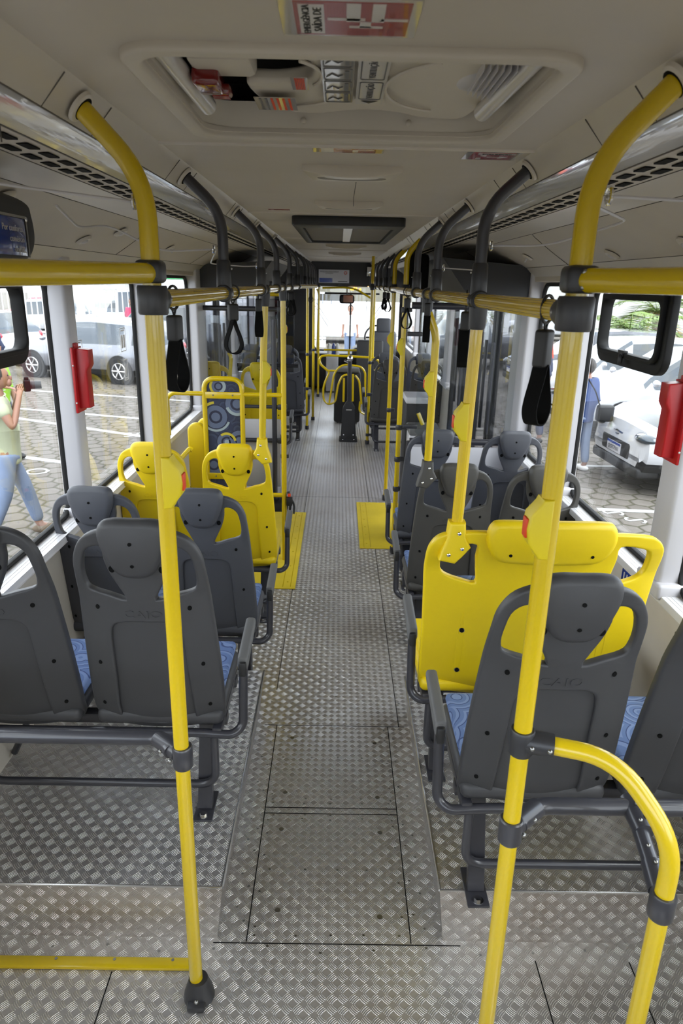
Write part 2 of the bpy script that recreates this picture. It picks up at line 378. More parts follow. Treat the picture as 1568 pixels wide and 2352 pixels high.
# side walls: a plate with rounded window openings, lower lining, sill and pillars
WZ0, WZ1 = .875, 1.915
def wall(side, name, wins, doors, pillars, lab):
    xi = X0 + side * 1.20; b = B()
    outer = [(Y0, -.35), (Y1 + .3, -.35), (Y1 + .3, 2.02), (Y0, 2.02)]
    holes = [rrect(a + .004, c - .004, WZ0 - .006, WZ1 + .006, .078) for a, c in wins] + [rrect(a, c, -.2 if False else .02, 1.86, .02) for a, c in doors]
    p = flat([outer] + holes, .006, 0, 0, fn=lambda u, v, d: (X0 + side * 1.238 + d, u, v)); join(b, p, 0)
    y0 = Y0
    for (a, c) in doors + [(Y1, Y1)]:
        box(b, xi - .0, xi + side * .03, y0, a, 0, WZ0 - .03, .004, mi=0)
        box(b, X0 + side * 1.155, X0 + side * 1.245, y0, a, WZ0 - .045, WZ0 - .012, .006, mi=1)
        for q in (1.175, 1.19, 1.205): box(b, X0 + side * q - .0012, X0 + side * q + .0012, y0, a, WZ0 - .013, WZ0 - .0108, mi=1)
        y0 = c
    for (a, c) in pillars:
        xs = sorted((X0 + side * 1.15, X0 + side * 1.25)); box(b, xs[0], xs[1], a, c, WZ0 - .02, 1.99, .016, 3, mi=2)
        xs = sorted((X0 + side * 1.14, X0 + side * 1.25)); box(b, xs[0], xs[1], a - .03, c + .03, WZ0 - .03, WZ0 + .03, .012, 3, mi=2)
        cyl(b, (X0 + side * 1.141, (a + c) / 2, WZ0), (X0 + side * 1.138, (a + c) / 2, WZ0), .005, 8, mi=3)
    xs = sorted((X0 + side * 1.17, X0 + side * 1.3)); box(b, xs[0], xs[1], Y0, Y1, 1.93, 2.0, .008, mi=0)
    struct(name, b, ['wall_cream', 'wall_white', 'pillar_grey', 'screw'], lab)
WL = [(-.85, 1.33), (1.50, 2.98), (3.07, 4.22), (4.30, 5.72), (8.0, 9.5), (9.6, 10.6)]
WR = [(-.85, .75), (.9, 2.25), (2.36, 3.47), (3.56, 4.36), (7.7, 9.2), (9.3, 10.8), (10.9, 12.9)]
wall(-1, 'wall_left', WL, [(6.1, 7.7)], [(1.34, 1.5), (2.97, 3.08), (4.22, 4.32), (5.72, 6.08), (7.75, 7.95), (9.5, 9.6), (10.6, 10.8)], 'cream left wall of the bus with grey pillars')
wall(1, 'wall_right', WR, [(4.72, 7.4)], [(.77, .9), (2.24, 2.37), (3.46, 3.57), (4.37, 4.70), (7.45, 7.7), (9.2, 9.3), (10.8, 10.9)], 'cream right wall of the bus with grey pillars')
wn_ = 0
def hopper(parent, side, y0, y1):
    x = X0 + side * 1.2
    b = flat([rrect(y0, y1, 1.59, 1.93, .07), rrect(y0 + .05, y1 - .05, 1.645, 1.862, .045)], .016, .006, 2, fn=lambda u, v, d: (x + d, u, v))
    join(b, flat([rrect(y0 + .035, y1 - .035, 1.628, 1.915, .05), rrect(y0 + .052, y1 - .052, 1.648, 1.858, .04)], .022, .004, 1, fn=lambda u, v, d: (x + d - side * .012, u, v)))
    f = ob('vent_sash', b, 'rubber', parent)
    f['label'] = 'black framed hopper sash'
    b = B(); ym = (y0 + y1) / 2; xx = x - side * .03
    box(b, xx - .012, xx + .012, ym - .018, ym + .018, 1.635, 1.655, .004); ball(b, (xx - side * .012, ym - .01, 1.622), .018, .5, .8, 1.3, 12); box(b, xx - .01, xx + .01, ym - .03, ym + .03, 1.648, 1.66, .003)
    ob('latch', b, 'dark_plastic', f)
for side, L in ((-1, WL), (1, WR)):
    for (a, c) in L:
        wn_ += 1; x = X0 + side * 1.232
        w_ = thing('window_%d' % wn_, 'window pane %s of the bus from the rear on the %s side' % (('one', 'two', 'three', 'four', 'five', 'six', 'seven')[L.index((a, c))], 'left' if side < 0 else 'right'), None, kind='structure')
        r = flat([rrect(a, c, WZ0 - .012, WZ1 + .012, .08), rrect(a + .012, c - .012, WZ0 + .008, WZ1 - .008, .07)], .012, .004, 1, fn=lambda u, v, d: (x + d, u, v))
        ob('window_seal', r, 'rubber', w_)
        g = flat([rrect(a + .02, c - .02, WZ0 + .008, WZ1 - .008, .06)], .003, 0, 0, fn=lambda u, v, d: (X0 + side * 1.24 + d, u, v))
        ob('pane', g, 'window_glass', w_, False)
        if (a, c) == WR[2]: hopper(w_, 1, 2.56, 3.24)
        if (a, c) == WL[1]: hopper(w_, -1, 1.72, 2.66)
t_ = thing('window_%d' % (wn_ + 1), 'unseen rear window pane added behind the camera to let daylight in', None, kind='structure'); ob('pane', flat([rrect(-1.0, 1.02, 1.0, 1.92, .08)], .003, 0, 0, fn=lambda u, v, d: (u, Y0 - .02 + d, v)), 'window_glass', t_, False)  # unseen pane, added with its opening to brighten the rear of the bus
# ceiling
CZ = 2.22
def rs(v): return (X0 + v)
b = flat([[(X0 - .463, Y0), (X0 + .463, Y0), (X0 + .463, 11.6), (X0 - .463, 11.6)], rrect(X0 - .315, X0 + .315, 1.165, 1.735, .06)], .004, 0, 0, fn=lambda u, v, d: (u, v, CZ + .004 + d))
for y in (1.88, 3.6, 5.6, 7.4, 9.3): cyl(b, (X0 - .463, y, CZ), (X0 + .463, y, CZ), .006, 10, mi=1); box(b, X0 - .463, X0 + .463, y + .008, y + .012, CZ - .001, CZ + .001, mi=2)
struct('ceiling', b, ['ceiling_plastic', 'ceiling_smooth', 'ink_grey'], 'beige plastic ceiling lining of the bus')
b = B(); box(b, -1.32, 1.34, Y0 - .05, Y1 + .3, 2.42, 2.46); box(b, -1.32, -1.26, Y0, Y1, 2.0, 2.44); box(b, 1.285, 1.34, Y0, Y1, 2.0, 2.44)
struct('roof', b, 'wall_white', 'outer roof shell of the bus')
b = flat([[(-1.3, -.35), (1.32, -.35), (1.32, 2.44), (-1.3, 2.44)], rrect(-1.0, 1.02, 1.0, 1.92, .08)], .025, 0, 0, fn=lambda u, v, d: (u, Y0 - .025 + d, v)); struct('wall_rear', b, 'wall_cream', 'rear wall of the bus behind the camera, with an added daylight opening')  # the opening is added so daylight enters from behind
def prof_arc(pts, n=6): return crom(pts, n, False)
tn = 0
for side in (-1, 1):
    sn = 'left' if side < 0 else 'right'
    for prof, m_, lab in ((((.463, 2.22), (.468, 2.214), (.51, 2.165)), 'ceiling_smooth', 'sloped panel carrying the handrail hangers'),
                          (prof_arc([(.512, 2.166), (.54, 2.166), (.575, 2.158), (.602, 2.147)]), 'cove_cover', 'glossy clear cove light cover'),
                          (((.603, 2.145), (.69, 2.137)), 'ceiling_plastic', 'air duct strip with two rows of slots'),
                          (prof_arc([(.692, 2.139), (.75, 2.140), (.81, 2.138), (.86, 2.13)]), 'ceiling_smooth', 'smooth side ceiling strip'),
                          (prof_arc([(.861, 2.134), (.93, 2.105), (1.03, 2.055), (1.12, 2.01)]), 'ceiling_plastic', 'hinged side ceiling panel'),
                          (((1.12, 2.01), (1.135, 1.995), (1.175, 1.955), (1.21, 1.94)), 'ceiling_smooth', 'upper window moulding')):
        tn += 1; b = B()
        strip(b, prof, side)
        h, z = prof[-1]; cyl(b, (X0 + side * h, Y0, z), (X0 + side * h, 11.6, z), .0016, 6, mi=1)
        if 'slots' in lab:
            y = .9
            while y < 11.4:
                for hh in (.628, .665):
                    zz = 2.145 - (hh - .603) * .092
                    q = flat([rrect(-.031, .031, -.0115, .0115, .0025, 2)], .0012, 0, 0, fn=lambda u, v, d: (X0 + side * (hh + v), y + u, zz + d - .001)); join(b, q, 2)
                y += .1
            for ys in (1.33, 3.1, 5.0): box(b, X0 + side * .604 - .001, X0 + side * .604 + .001, ys, ys + .002, 2.12, 2.15, mi=1)
        if 'hinged' in lab:
            for ys in (1.6, 3.35, 5.1, 7.0, 9.0):
                P = [(X0 + side * u, ys + .25 * ((u - .86) / .26) ** .6, v - .001) for u, v in prof[::2]]; tube(b, P, .0014, 6, mi=1)
        if 'hangers' in lab:
            for ys in (1.28, 1.52, 2.12, 2.36, 3.2, 3.43, 4.0, 4.22, 5.1, 5.3):
                tube(b, [(X0 + side * .465, ys, 2.216), (X0 + side * .511, ys, 2.164)], .0012, 6, mi=1)
        struct('trim_%d' % tn, b, [m_, 'seam_grey', 'black'], lab + ' on the ' + sn)
# front of the bus
b = flat([[(-1.25, -.35), (1.27, -.35), (1.27, 2.44), (-1.25, 2.44)], rrect(-.46, 1.14, .68, 1.88, .08)], .03, 0, 0, fn=lambda u, v, d: (u, Y1 + .03 + d, v))
struct('wall_front', b, 'header_plastic', 'dark front wall of the bus around the windshield')
b = B(); box(b, -1.25, 1.27, 11.62, 12.2, 1.86, 2.3); box(b, -1.25, 1.27, 12.2, 13.5, 1.98, 2.3); box(b, -1.25, 1.27, 12.9, 13.5, 1.84, 2.0, .02); struct('trim_front', b, 'header_plastic', 'dark header panel above the windshield')
ws = thing('windshield', 'large bright windshield at the far end with a dark centre bar', 'windshield', (0, 0, 0))
ob('pane', flat([rrect(-.45, 1.13, .69, 1.87, .07)], .004, 0, 0, fn=lambda u, v, d: (u, Y1 + .02 + d, v)), 'window_glass', ws, False)
b = B(); box(b, .20, .228, 13.46, 13.5, .68, 1.74); ob('centre_bar', b, 'dark_plastic', ws)
b = B(); box(b, -.28, .75, 13.40, 13.44, 1.70, 1.735, .01); ob('sun_shade_bar', b, 'dark_plastic', ws)
b = B(); box(b, -.42, .2, 13.4, 13.42, 1.52, 1.70); ob('sun_shade', b, 'door_glass', ws)
# ------------------------------------------------------------------ seats
LEAN = .155; H0 = .335
def shellfn(off, hw=.205, k=1.0):
    def fn(x, h, d):
        y = -(h - H0) * LEAN + k * x * x * (1 if h < .84 else .45 + .55 * max(0, 1 - (h - .84) / .1)) + off - d
        if h < .45: y += ((.45 - h) / .115) ** 2 * .035
        return (x, y, h)
    return fn
def cyl_hole(bm, x, h, r, fn, mi=1, e=1.25):
    pts = [(r * math.cos(2 * PI * k / 14), r * e * math.sin(2 * PI * k / 14)) for k in range(14)]
    join(bm, flat([pts], .0016, 0, 0, fn=lambda u, v, d: fn(x + u, h + v, .0155 + d)), mi)
def mirror(half): return half + [(-x, y) for x, y in reversed(half) if abs(x) > 1e-6]
def make_backrest(parent, cx, colr, wide=False):
    fn0 = shellfn(0, k=.35 if wide else 1.0)
    if not wide:
        out = crom(mirror([(0, .332), (.10, .332), (.168, .336), (.198, .362), (.206, .43), (.204, .55), (.197, .70), (.189, .83), (.184, .91), (.176, .975), (.150, 1.025), (.108, 1.052), (.05, 1.062), (0, 1.063)]), 4)
        hl = crom([(.094, 1.004), (.122, 1.003), (.146, .978), (.157, .925), (.156, .885), (.143, .864), (.09, .850), (.044, .838), (.056, .872), (.078, .92), (.090, .965)], 3)
        holes = [hl, [(-x, y) for x, y in reversed(hl)]]
        arch = crom(mirror([(0, .760), (.06, .757), (.092, .742), (.104, .705), (.108, .60), (.112, .50), (.116, .42), (.112, .38), (.09, .368), (0, .366)]), 4)
    else:
        out = crom(mirror([(0, .332), (.18, .332), (.31, .335), (.352, .36), (.360, .43), (.362, .60), (.368, .75), (.372, .85), (.366, .93), (.335, .972), (.28, .985), (.2, .99), (.1, .99), (0, .99)]), 4)
        hl = crom([(.222, .945), (.28, .942), (.318, .925), (.326, .88), (.322, .845), (.30, .825), (.255, .812), (.212, .806), (.214, .85), (.22, .90)], 3)
        holes = [hl, [(-x, y) for x, y in reversed(hl)]]; arch = None
    m = {'grey': 'grey_plastic', 'greylight': 'grey_plastic_light', 'greywarm': 'grey_plastic_warm', 'yellow': 'yellow_plastic'}[colr]
    bm = flat([out] + holes + ([arch] if arch else []), .015, .007, 2, fn=fn0, cuts=(16 if wide else 10, 14))
    if arch: join(bm, flat([crom(mirror([(0, .765), (.07, .762), (.10, .745), (.112, .70), (.12, .5), (.124, .41), (.11, .36), (0, .358)]), 4)], .008, 0, 0, fn=shellfn(.004), cuts=(8, 8)))
    else:
        for s in (-1, 1):
            for dx in (-.012, .012): tube(bm, [fn0(s * (.235 + .012 * (1 if dx > 0 else -1) * math.sin(PI * k / 8)), .42 + .034 * k, .013) for k in range(9)], .003, 6)
    pts = [(.069, .938, .0085), (-.069, .938, .0085), (.132, .805, .006), (-.132, .805, .006), (.155, .60, .0055), (-.155, .60, .0055), (.165, .44, .0055), (-.165, .44, .0055)] if not wide else [(.235, .62, .007), (-.235, .62, .007), (.235, .455, .007), (-.235, .455, .007)]
    if wide:
        for x, h, r in pts: cyl_hole(bm, x, h, r * 1.35, shellfn(.0012, k=.35), 2, 1)
    for x, h, r in pts: cyl_hole(bm, x, h, r, fn0)
    sh = ob('backrest', bm, [m, 'black', 'screw'], parent, True, .9); sh.location.x = cx
    # headrest
    if not wide:
        hr = crom(mirror([(0, 1.092), (.05, 1.092), (.080, 1.084), (.093, 1.058), (.090, 1.022), (.073, .975), (.053, .937), (.030, .920), (0, .916)]), 5)
        def hf(x, h, d):
            t = (h - .92) / .17; return (x, -(h - H0) * LEAN - .018 - d - .010 * math.sin(PI * min(1, max(0, t))) * (1 - (x / .1) ** 2) + .012 * t * t, h)
        bm = flat([hr], .024, .019, 4, fn=hf, cuts=(6, 6)); dots = [(0, 1.03), (0, .963)]; hfd = lambda u, v: (u, hf(u, v, .0248)[1], v)
    else:
        hr = crom(mirror([(0, 1.035), (.15, 1.033), (.185, 1.022), (.198, .985), (.192, .945), (.172, .91), (.14, .892), (.07, .888), (0, .887)]), 5)
        def hf(x, h, d):
            t = (h - .887) / .15; return (x, -(h - H0) * LEAN - .016 - d - .008 * math.sin(PI * min(1, max(0, t))) + .35 * x * x, h)
        bm = flat([hr], .024, .018, 4, fn=hf, cuts=(12, 5)); dots = [(0, .925), (-.125, .925), (.125, .925)]; hfd = lambda u, v: (u, hf(u, v, .0248)[1], v)
    for x, h in dots: join(bm, flat([[(.0052 * math.cos(k * .5236), .0052 * math.sin(k * .5236)) for k in range(12)]], .001, 0, 0, fn=lambda u, v, d: (hfd(x + u, h + v)[0], hfd(x + u, h + v)[1] - d, h + v)), 1)
    ob('headrest', bm, [m, 'black'], sh, True, .9)
    if not wide:
        lg = text('CAIO', .034, .0012, fn=lambda x, y, z: (x, fn0(x, .787 + y, .0152)[1] - z, .787 + y), sx=1.35)
        ob('logo', lg, m, sh, False)
    cu = [(x * .93, .36 + (h - .36) * .93) for x, h in crom(mirror([(0, .36), (.12, .36), (.18, .38), (.188, .5), (.18, .7), (.165, .82), (.10, .84), (0, .84)]), 3)]
    if wide: cu = [(x * 1.85, h) for x, h in cu]
    ob('back_cushion', flat([cu], .02, .012, 2, fn=shellfn(.034, k=.35 if wide else 1.0), cuts=(6, 6)), 'blue_fabric', sh, True, .9)
    # seat pan
    hw = .2 if not wide else .355
    bm = B(); box(bm, -hw, hw, .0, .40, .352, .405, .022, 3); ob('seat', bm, m, parent).location.x = cx
    se = kids(parent)[-1]
    bm = B(); box(bm, -hw + .012, hw - .012, .035, .41, .400, .435, .016, 3); ob('seat_cushion', bm, 'yellow_plastic' if colr == 'yellow' else 'blue_fabric', se)
    return sh
def make_frame(parent, side, xa, xb, armx):
    """side +1: the aisle is towards +x.  xa = aisle end, xb = wall end of the frame"""
    s = side
    bm = B(); z = .322
    tube(bm, [(armx, .06, .545), (armx, .02, .345), (armx - s * .03, .0, z), (xa - s * .08, .01, z), (xb + s * .02, .01, z)], .0145, 14, .045)
    tube(bm, [(xa - s * .035, .03, .31), (xa - s * .035, .03, .105), (xb + s * .02, .03, .105), (xb + s * .02, .03, .31)], .0135, 14, .055)
    box(bm, min(xa, xb), max(xa, xb), .08, .12, .30, .335, .004); box(bm, min(xa, xb), max(xa, xb), .30, .34, .30, .335, .004)
    box(bm, xa - s * .02 - .015, xa - s * .02 + .015, .0, .36, .315, .345, .004)
    ob('frame', bm, 'grey_tube', parent)
    lx = xa - s * .075
    bm = B(); c = [(lx - .024, .02), (lx + .024, .02), (lx + .024, .045), (lx + .01, .045), (lx + .01, .068), (lx - .01, .068), (lx - .01, .045), (lx - .024, .045)]
    v0 = [bm.verts.new((x, y + .10, .315)) for x, y in c]; v1 = [bm.verts.new((x, y, .012)) for x, y in c]; bm.faces.new(v0); bm.faces.new(v1[::-1])
    for k in range(8): bm.faces.new((v0[k], v1[k], v1[(k + 1) % 8], v0[(k + 1) % 8]))
    box(bm, lx - .012, lx + .012, .052, .16, .05, .08); box(bm, lx - .032, lx + .032, -.03, .11, 0, .009, .003)
    lg = ob('leg', bm, 'grey_tube', parent)
    bm = B(); cyl(bm, (lx, -.01, .008), (lx, -.01, .019), .0105, 6); cyl(bm, (lx, -.01, .008), (lx, -.01, .012), .016, 16); ob('bolt', bm, 'chrome', lg)
    bm = B(); wx = xb + s * .05
    tube(bm, [(wx, .03, .32), (wx, .03, .16), (xb - s * .02, .03, .02)], .012, 8, .06); tube(bm, [(wx, .28, .32), (wx, .28, .16), (xb - s * .02, .28, .02)], .012, 8, .06); ob('wall_bracket', bm, 'grey_tube', parent)
    bm = B(); box(bm, armx - .017, armx + .017, .04, .27, .548, .578, .010, 3)
    for v in bm.verts:
        v.co.z += (v.co.y - .04) * .12
        if v.co.y < .1 and v.co.z < .57: v.co.z -= .03 * (1 - (v.co.y - .04) / .06) * .6
    a = ob('armrest', bm, 'armrest_plastic', parent)
    bm = B(); box(bm, armx - .012, armx + .012, .028, .07, .515, .565, .006); ob('hinge', bm, 'dark_plastic', a)
def seat_pair(label, x0, side, colr, y0, z0, gap=.45, only=None):
    t = thing('double_seat', label, 'seat', (x0, y0, z0))
    for k, cx in enumerate((0, -side * gap)): make_backrest(t, cx, colr)
    make_frame(t, side, side * .2, -side * (gap + .16), side * .262)
    return t
l1 = seat_pair('dark grey double seat nearest on the left platform, behind the near yellow pole', -.545, 1, 'grey', 1.845, .2)
l2 = seat_pair('slate grey double seat on the left between the nearest grey pair and the yellow pair', -.555, 1, 'greylight', 2.80, 0)
l3 = seat_pair('bright yellow double seat on the left in front of the wheelchair space', -.535, 1, 'yellow', 3.62, 0)
r1 = seat_pair('dark grey double seat nearest on the right platform, before the wide yellow seat', .56, -1, 'grey', 1.53, .2)
wide = thing('wide_seat', 'extra wide yellow seat with a broad headrest on the right platform', 'seat', (.66, 2.055, .2))
make_backrest(wide, 0, 'yellow', True); make_frame(wide, -1, -.35, .30, -.385)
r3 = seat_pair('warm grey double seat on the right just beyond the wide yellow seat', .592, -1, 'greywarm', 3.30, 0, .43)
r4 = seat_pair('slate grey double seat on the right against the door partition', .60, -1, 'greylight', 4.10, 0, .46)
for (x, y, side, src, lb) in ((.60, 8.0, -1, r3, 'small grey double seat on the right just beyond the door, blurred'), (.60, 8.8, -1, r4, 'small grey double seat on the right nearest the turnstile, blurred'),
                              (-.62, 8.5, 1, l2, 'small grey double seat on the left beyond the far door, blurred')):
    c = copy_tree(src, None, lb); c.location = (x, y, 0)
c = copy_tree(l3, None, 'yellow double seat on the left behind the glass partition'); c.location = (-.70, 6.35, .12)
c = copy_tree(l2, None, 'small grey double seat on the left farthest from the camera, blurred'); c.location = (-.72, 9.6, 0)

# ------------------------------------------------------------------ rails, poles, hangers
RZ = 1.862; XL, XR = -.361, .385
def boot(parent, x, y, z=0):
    bm = B(); tube(bm, [(x, y, z), (x, y, z + .02), (x, y, z + .05), (x, y, z + .065)], 0, 20, radii=[.043, .04, .030, .026]); box(bm, x - .025, x + .025, y - .055, y, z, z + .022, .008)
    f = ob('foot', bm, 'clamp_plastic', parent); bm = B(); ball(bm, (x, y - .038, z + .024), .007); ob('screw', bm, 'screw', f)
def stopbox(parent, x, y, z, s, ry=0):
    p = [(-.012, .056), (.006, .055), (.010, .046), (.026, .026), (.029, 0), (.026, -.026), (.010, -.046), (.006, -.055), (-.012, -.056)]
    bm = flat([p if s > 0 else p[::-1]], .022, .004, 2, fn=lambda u, v, d: (x + s * (u + .012), y + d, z + v))
    o = ob('stop_button_box', bm, 'yellow_box', parent); bm = B(); xs = sorted((x + s * .038, x + s * .043)); box(bm, xs[0], xs[1], y - .012, y + .012, z - .018, z + .018, .002); ob('button', bm, 'red_label', o)
def collar(bm, x, y, z0, z1, r=.0235, seg=20): tube(bm, [(x, y, z0), (x, y, z0 + .004), (x, y, z1 - .004), (x, y, z1)], 0, seg, radii=[r - .002, r, r, r - .002])
def ring(t, x, y, z, s):
    b = B(); n = Vector((-s * .76, 0, -.65)); c = Vector((x, y, z)); tube(b, [c - n * .004, c + n * .002, c + n * .004], 0, 24, radii=[.030, .028, .025]); tube(b, [c, c + n * .0045], .0215, 20, mi=1); ob('ceiling_ring', b, ['ceiling_smooth', 'black'], t)
def main_pole(lab, x, y, side, zt=2.165):
    t = thing('grab_pole', lab, 'pole', (0, 0, 0))
    b = B(); tube(b, [(x, y, .01), (x, y, 2.075), (x + side * .105, y, 2.185)], .0178, 20, .075, 8); ob('tube', b, 'yellow_paint', t)
    b = B(); collar(b, x, y, RZ - .028, RZ + .026, .029)
    tube(b, [(x, y, RZ - .002), (x, y + .035, RZ), (x, y + .058, RZ)], 0, 20, radii=[.026, .028, .0235]); ob('rail_clamp', b, 'clamp_plastic', t)
    b = B(); box(b, x - .026, x + .026, y - .028, y + .022, RZ + .030, RZ + .072, .010, 3); ob('cross_clamp', b, 'clamp_plastic', t); k = kids(t)[-1]
    balls('screw', [(x - side * .002, y - .029, RZ + .04), (x - side * .002, y - .029, RZ + .062), (x - side * .026, y + .035, RZ)], .0045, 'screw', k)
    ring(t, x + side * .105, y, 2.187, side)
    return t
pl = main_pole('tall yellow pole nearest on the left, bent into the ceiling', XL, 1.385, -1); boot(pl, XL + .006, 1.385); stopbox(pl, XL, 1.385, 1.497, 1)
pr = main_pole('tall yellow pole nearest on the right, bent into the ceiling', .378, 1.14, 1); boot(pr, .378, 1.14); stopbox(pr, .378, 1.14, 1.497, -1)
for nm, pts, lb in (('cross_rail', [(XL, 1.37, RZ + .048), (-.461, .98, RZ + .042), (-.60, .45, RZ + .042)], 'thick yellow rail leaving the near left pole towards the left edge'),
                    ('cross_rail', [(.38, 1.13, RZ + .05), (.462, .97, RZ + .05), (.70, .50, RZ + .05)], 'thick yellow rail leaving the near right pole towards the right edge')):
    b = B(); tube(b, pts, .0185, 20); tag(ob(nm, b, 'yellow_paint'), lb, 'handrail')
for x, ya, yb, lb in ((XL, 1.42, 6.5, 'long yellow ribbed ceiling handrail along the left of the aisle'), (XR, 1.17, 4.72, 'long yellow ribbed ceiling handrail along the right of the aisle'),
                      (XL + .0, 7.4, 10.9, 'far yellow ceiling handrail on the left beyond the door'), (.44, 5.4, 10.9, 'far yellow ceiling handrail on the right beyond the door')):
    b = B(); tube(b, [(x, ya, RZ), (x, yb, RZ)], .0185, ribs=22); tag(ob('ceiling_handrail', b, 'yellow_rail', None, True, .3), lb, 'handrail')
b = B(); tube(b, [(XL, 6.5, RZ), (XL + .12, 7.4, RZ)], .018, 16); tag(ob('ceiling_handrail', b, 'yellow_paint'), 'short slanted yellow ceiling rail linking the two left handrails', 'handrail')
def hanger(x, y, side, lb, color='grey_tube', det=True, grp=None):
    t = thing('handrail_hanger', lb, 'bracket', (0, 0, 0), group=grp)
    b = B(); tube(b, [(x, y, 1.93), (x, y, 2.095), (x + side * .108, y, 2.192)], .0165, 14, .07, 6); ob('tube', b, color, t)
    b = B(); tube(b, [(x, y, 1.875), (x, y, 1.88), (x, y, 1.955), (x, y, 1.96)], 0, 16, radii=[.022, .0235, .0215, .019]); tube(b, [(x, y - .026, RZ), (x, y - .022, RZ), (x, y + .022, RZ), (x, y + .026, RZ)], 0, 20, radii=[.0225, .0265, .0265, .0225]); ob('rail_clamp', b, 'clamp_plastic', t)
    if det:
        k = kids(t)[-1]; b = B(); ball(b, (x - side * .0235, y, 1.935), .004, seg=8); ob('screw', b, 'screw', k)
        ring(t, x + side * .106, y, 2.190, side)
OR = ['nearest', 'second', 'third', 'fourth', 'fifth', 'sixth', 'seventh', 'eighth', 'ninth', 'tenth', 'eleventh', 'twelfth']
for k, y in enumerate((2.25, 3.31, 4.12, 5.19, 6.2, 7.5, 8.3, 9.1, 9.9, 10.7)): hanger(XL, y, -1, '%s dark grey hanger tube on the left ceiling handrail, counted from the camera' % OR[k], det=k < 4, grp='left handrail hangers')
for k, y in enumerate((1.99, 2.87, 3.61, 6.1, 6.9, 7.7, 8.5, 9.3, 10.1)): hanger(XR if y < 5 else .44, y, 1, '%s dark grey hanger tube on the right ceiling handrail, counted from the camera' % OR[k], det=k < 3, grp='right handrail hangers')
def strap(x, y, rz, lb, tilt=0, z=RZ, k=1.0):
    t = thing('hand_strap', lb, 'hand strap', (x, y, z), rz, group='black hand straps')
    b = B(); P = [(.0245 * math.cos(a), 0, .0245 * math.sin(a)) for a in [2 * PI * i / 20 for i in range(20)]]; tube(b, [(0, px, pz) if False else (px, 0, pz) for px, _, pz in P], .003, 8, closed=True)
    tube(b, [(-.008, 0, -.023), (0, 0, -.038)], .0025, 6); tube(b, [(.008, 0, -.023), (0, 0, -.038)], .0025, 6)
    ob('rail_loop', b, 'dark_plastic', t)
    b = B(); box(b, -.0165, .0165, -.0135, .0135, -.092 * k, -.036, .006, 3); ob('clip_block', b, 'dark_plastic', t)
    pts = crom([(0, 0), (.012, -.03), (.026, -.065), (.029, -.088), (.018, -.108), (0, -.114), (-.018, -.108), (-.029, -.088), (-.026, -.065), (-.012, -.03)], 5)
    b = B(); n = len(pts); vs = []
    for i, (px, pz) in enumerate(pts):
        q, r = pts[i - 1], pts[(i + 1) % n]; tx, tz = r[0] - q[0], r[1] - q[1]; L = math.hypot(tx, tz) or 1; nx, nzz = -tz / L * .0016, tx / L * .0016
        vs.append([b.verts.new((px + a * nx, c, -.088 * k + pz + a * nzz)) for a, c in ((1, -.015), (1, .015), (-1, .015), (-1, -.015))])
    for i in range(n):
        for j in range(4): b.faces.new((vs[i][j], vs[i][(j + 1) % 4], vs[(i + 1) % n][(j + 1) % 4], vs[(i + 1) % n][j]))
    ob('webbing', b, 'strap_fabric', t)
strap(XL, 1.555, math.radians(74), 'black hand strap hanging just behind the near left yellow pole', k=1.0)
strap(XL, 2.42, math.radians(32), 'black hand strap hanging alone on the left handrail after the nearest hanger')
strap(XL, 5.25, .3, 'black hand strap on the left handrail above the wheelchair space'); strap(XL, 5.5, 1.0, 'black hand strap just beyond the one above the wheelchair space'); strap(XL, 9.0, .2, 'tiny black hand strap far along the left handrail')
strap(XL, 3.2, 1.5, 'black hand strap turned edge on near the yellow seat pole on the left')
strap(XR, 1.315, math.radians(48), 'black hand strap hanging beside the near right yellow pole', k=1.15)
strap(XR, 2.16, 1.35, 'black hand strap half hidden by the wide seat pole on the right'); strap(XR, 3.1, 1.4, 'black hand strap half hidden behind the grey seat pole on the right')
strap(XR, 4.05, .2, 'black hand strap hanging before the right door pole'); strap(.44, 6.5, .3, 'small black hand strap far along the right handrail'); strap(.44, 7.0, .9, 'smallest black hand strap along the right handrail')
def seat_pole(lab, x0, y, zs, xb, zb, side, sockm, boxz, sway=0.0, ribs=0, smat='yellow_paint'):
    """bent pole from the seat shoulder socket to the ceiling handrail"""
    t = thing('seat_pole', lab, 'pole', (0, 0, 0)); rx = XR if side > 0 else XL
    b = B(); tube(b, [(x0, y, zs - .05), (xb, y, zb), (rx, y, 1.80)], .0175, 18, .03, 4, ribs=ribs); ob('tube', b, smat, t, True, .3)
    b = B(); tube(b, [(rx, y, 1.785), (rx, y, 1.795), (rx, y, 1.845)], 0, 18, radii=[.021, .0235, .026]); tube(b, [(rx, y - .024, RZ), (rx, y - .02, RZ), (rx, y + .02, RZ), (rx, y + .024, RZ)], 0, 20, radii=[.0225, .0265, .0265, .0225]); ob('rail_clamp', b, 'clamp_plastic', t)
    p = [(-.025, .004), (.025, .004), (.029, -.045), (.046, -.078), (.022, -.108), (.0, -.132), (-.050, -.122), (-.042, -.085), (-.029, -.045)]
    b = flat([[(side * u, v) for u, v in p] if side > 0 else [(side * u, v) for u, v in p][::-1]], 1.0 * .025, .010, 3, fn=lambda u, v, d: (x0 + u, y + d, zs + v)); so_ = ob('socket', b, sockm, t)
    balls('screw', [(x0 + side * u, y - .026, zs + v) for u, v in ((.006, -.03), (.018, -.08), (-.022, -.1))], .006, 'chrome', so_, .5, 10)
    stopbox(t, x0 + (xb - x0) * .6, y, boxz, -side)
seat_pole('ribbed yellow pole rising from the shoulder of the wide yellow seat', .372, 1.97, 1.215, .383, 1.70, 1, 'yellow_plastic', 1.525, ribs=16, smat='yellow_rail')
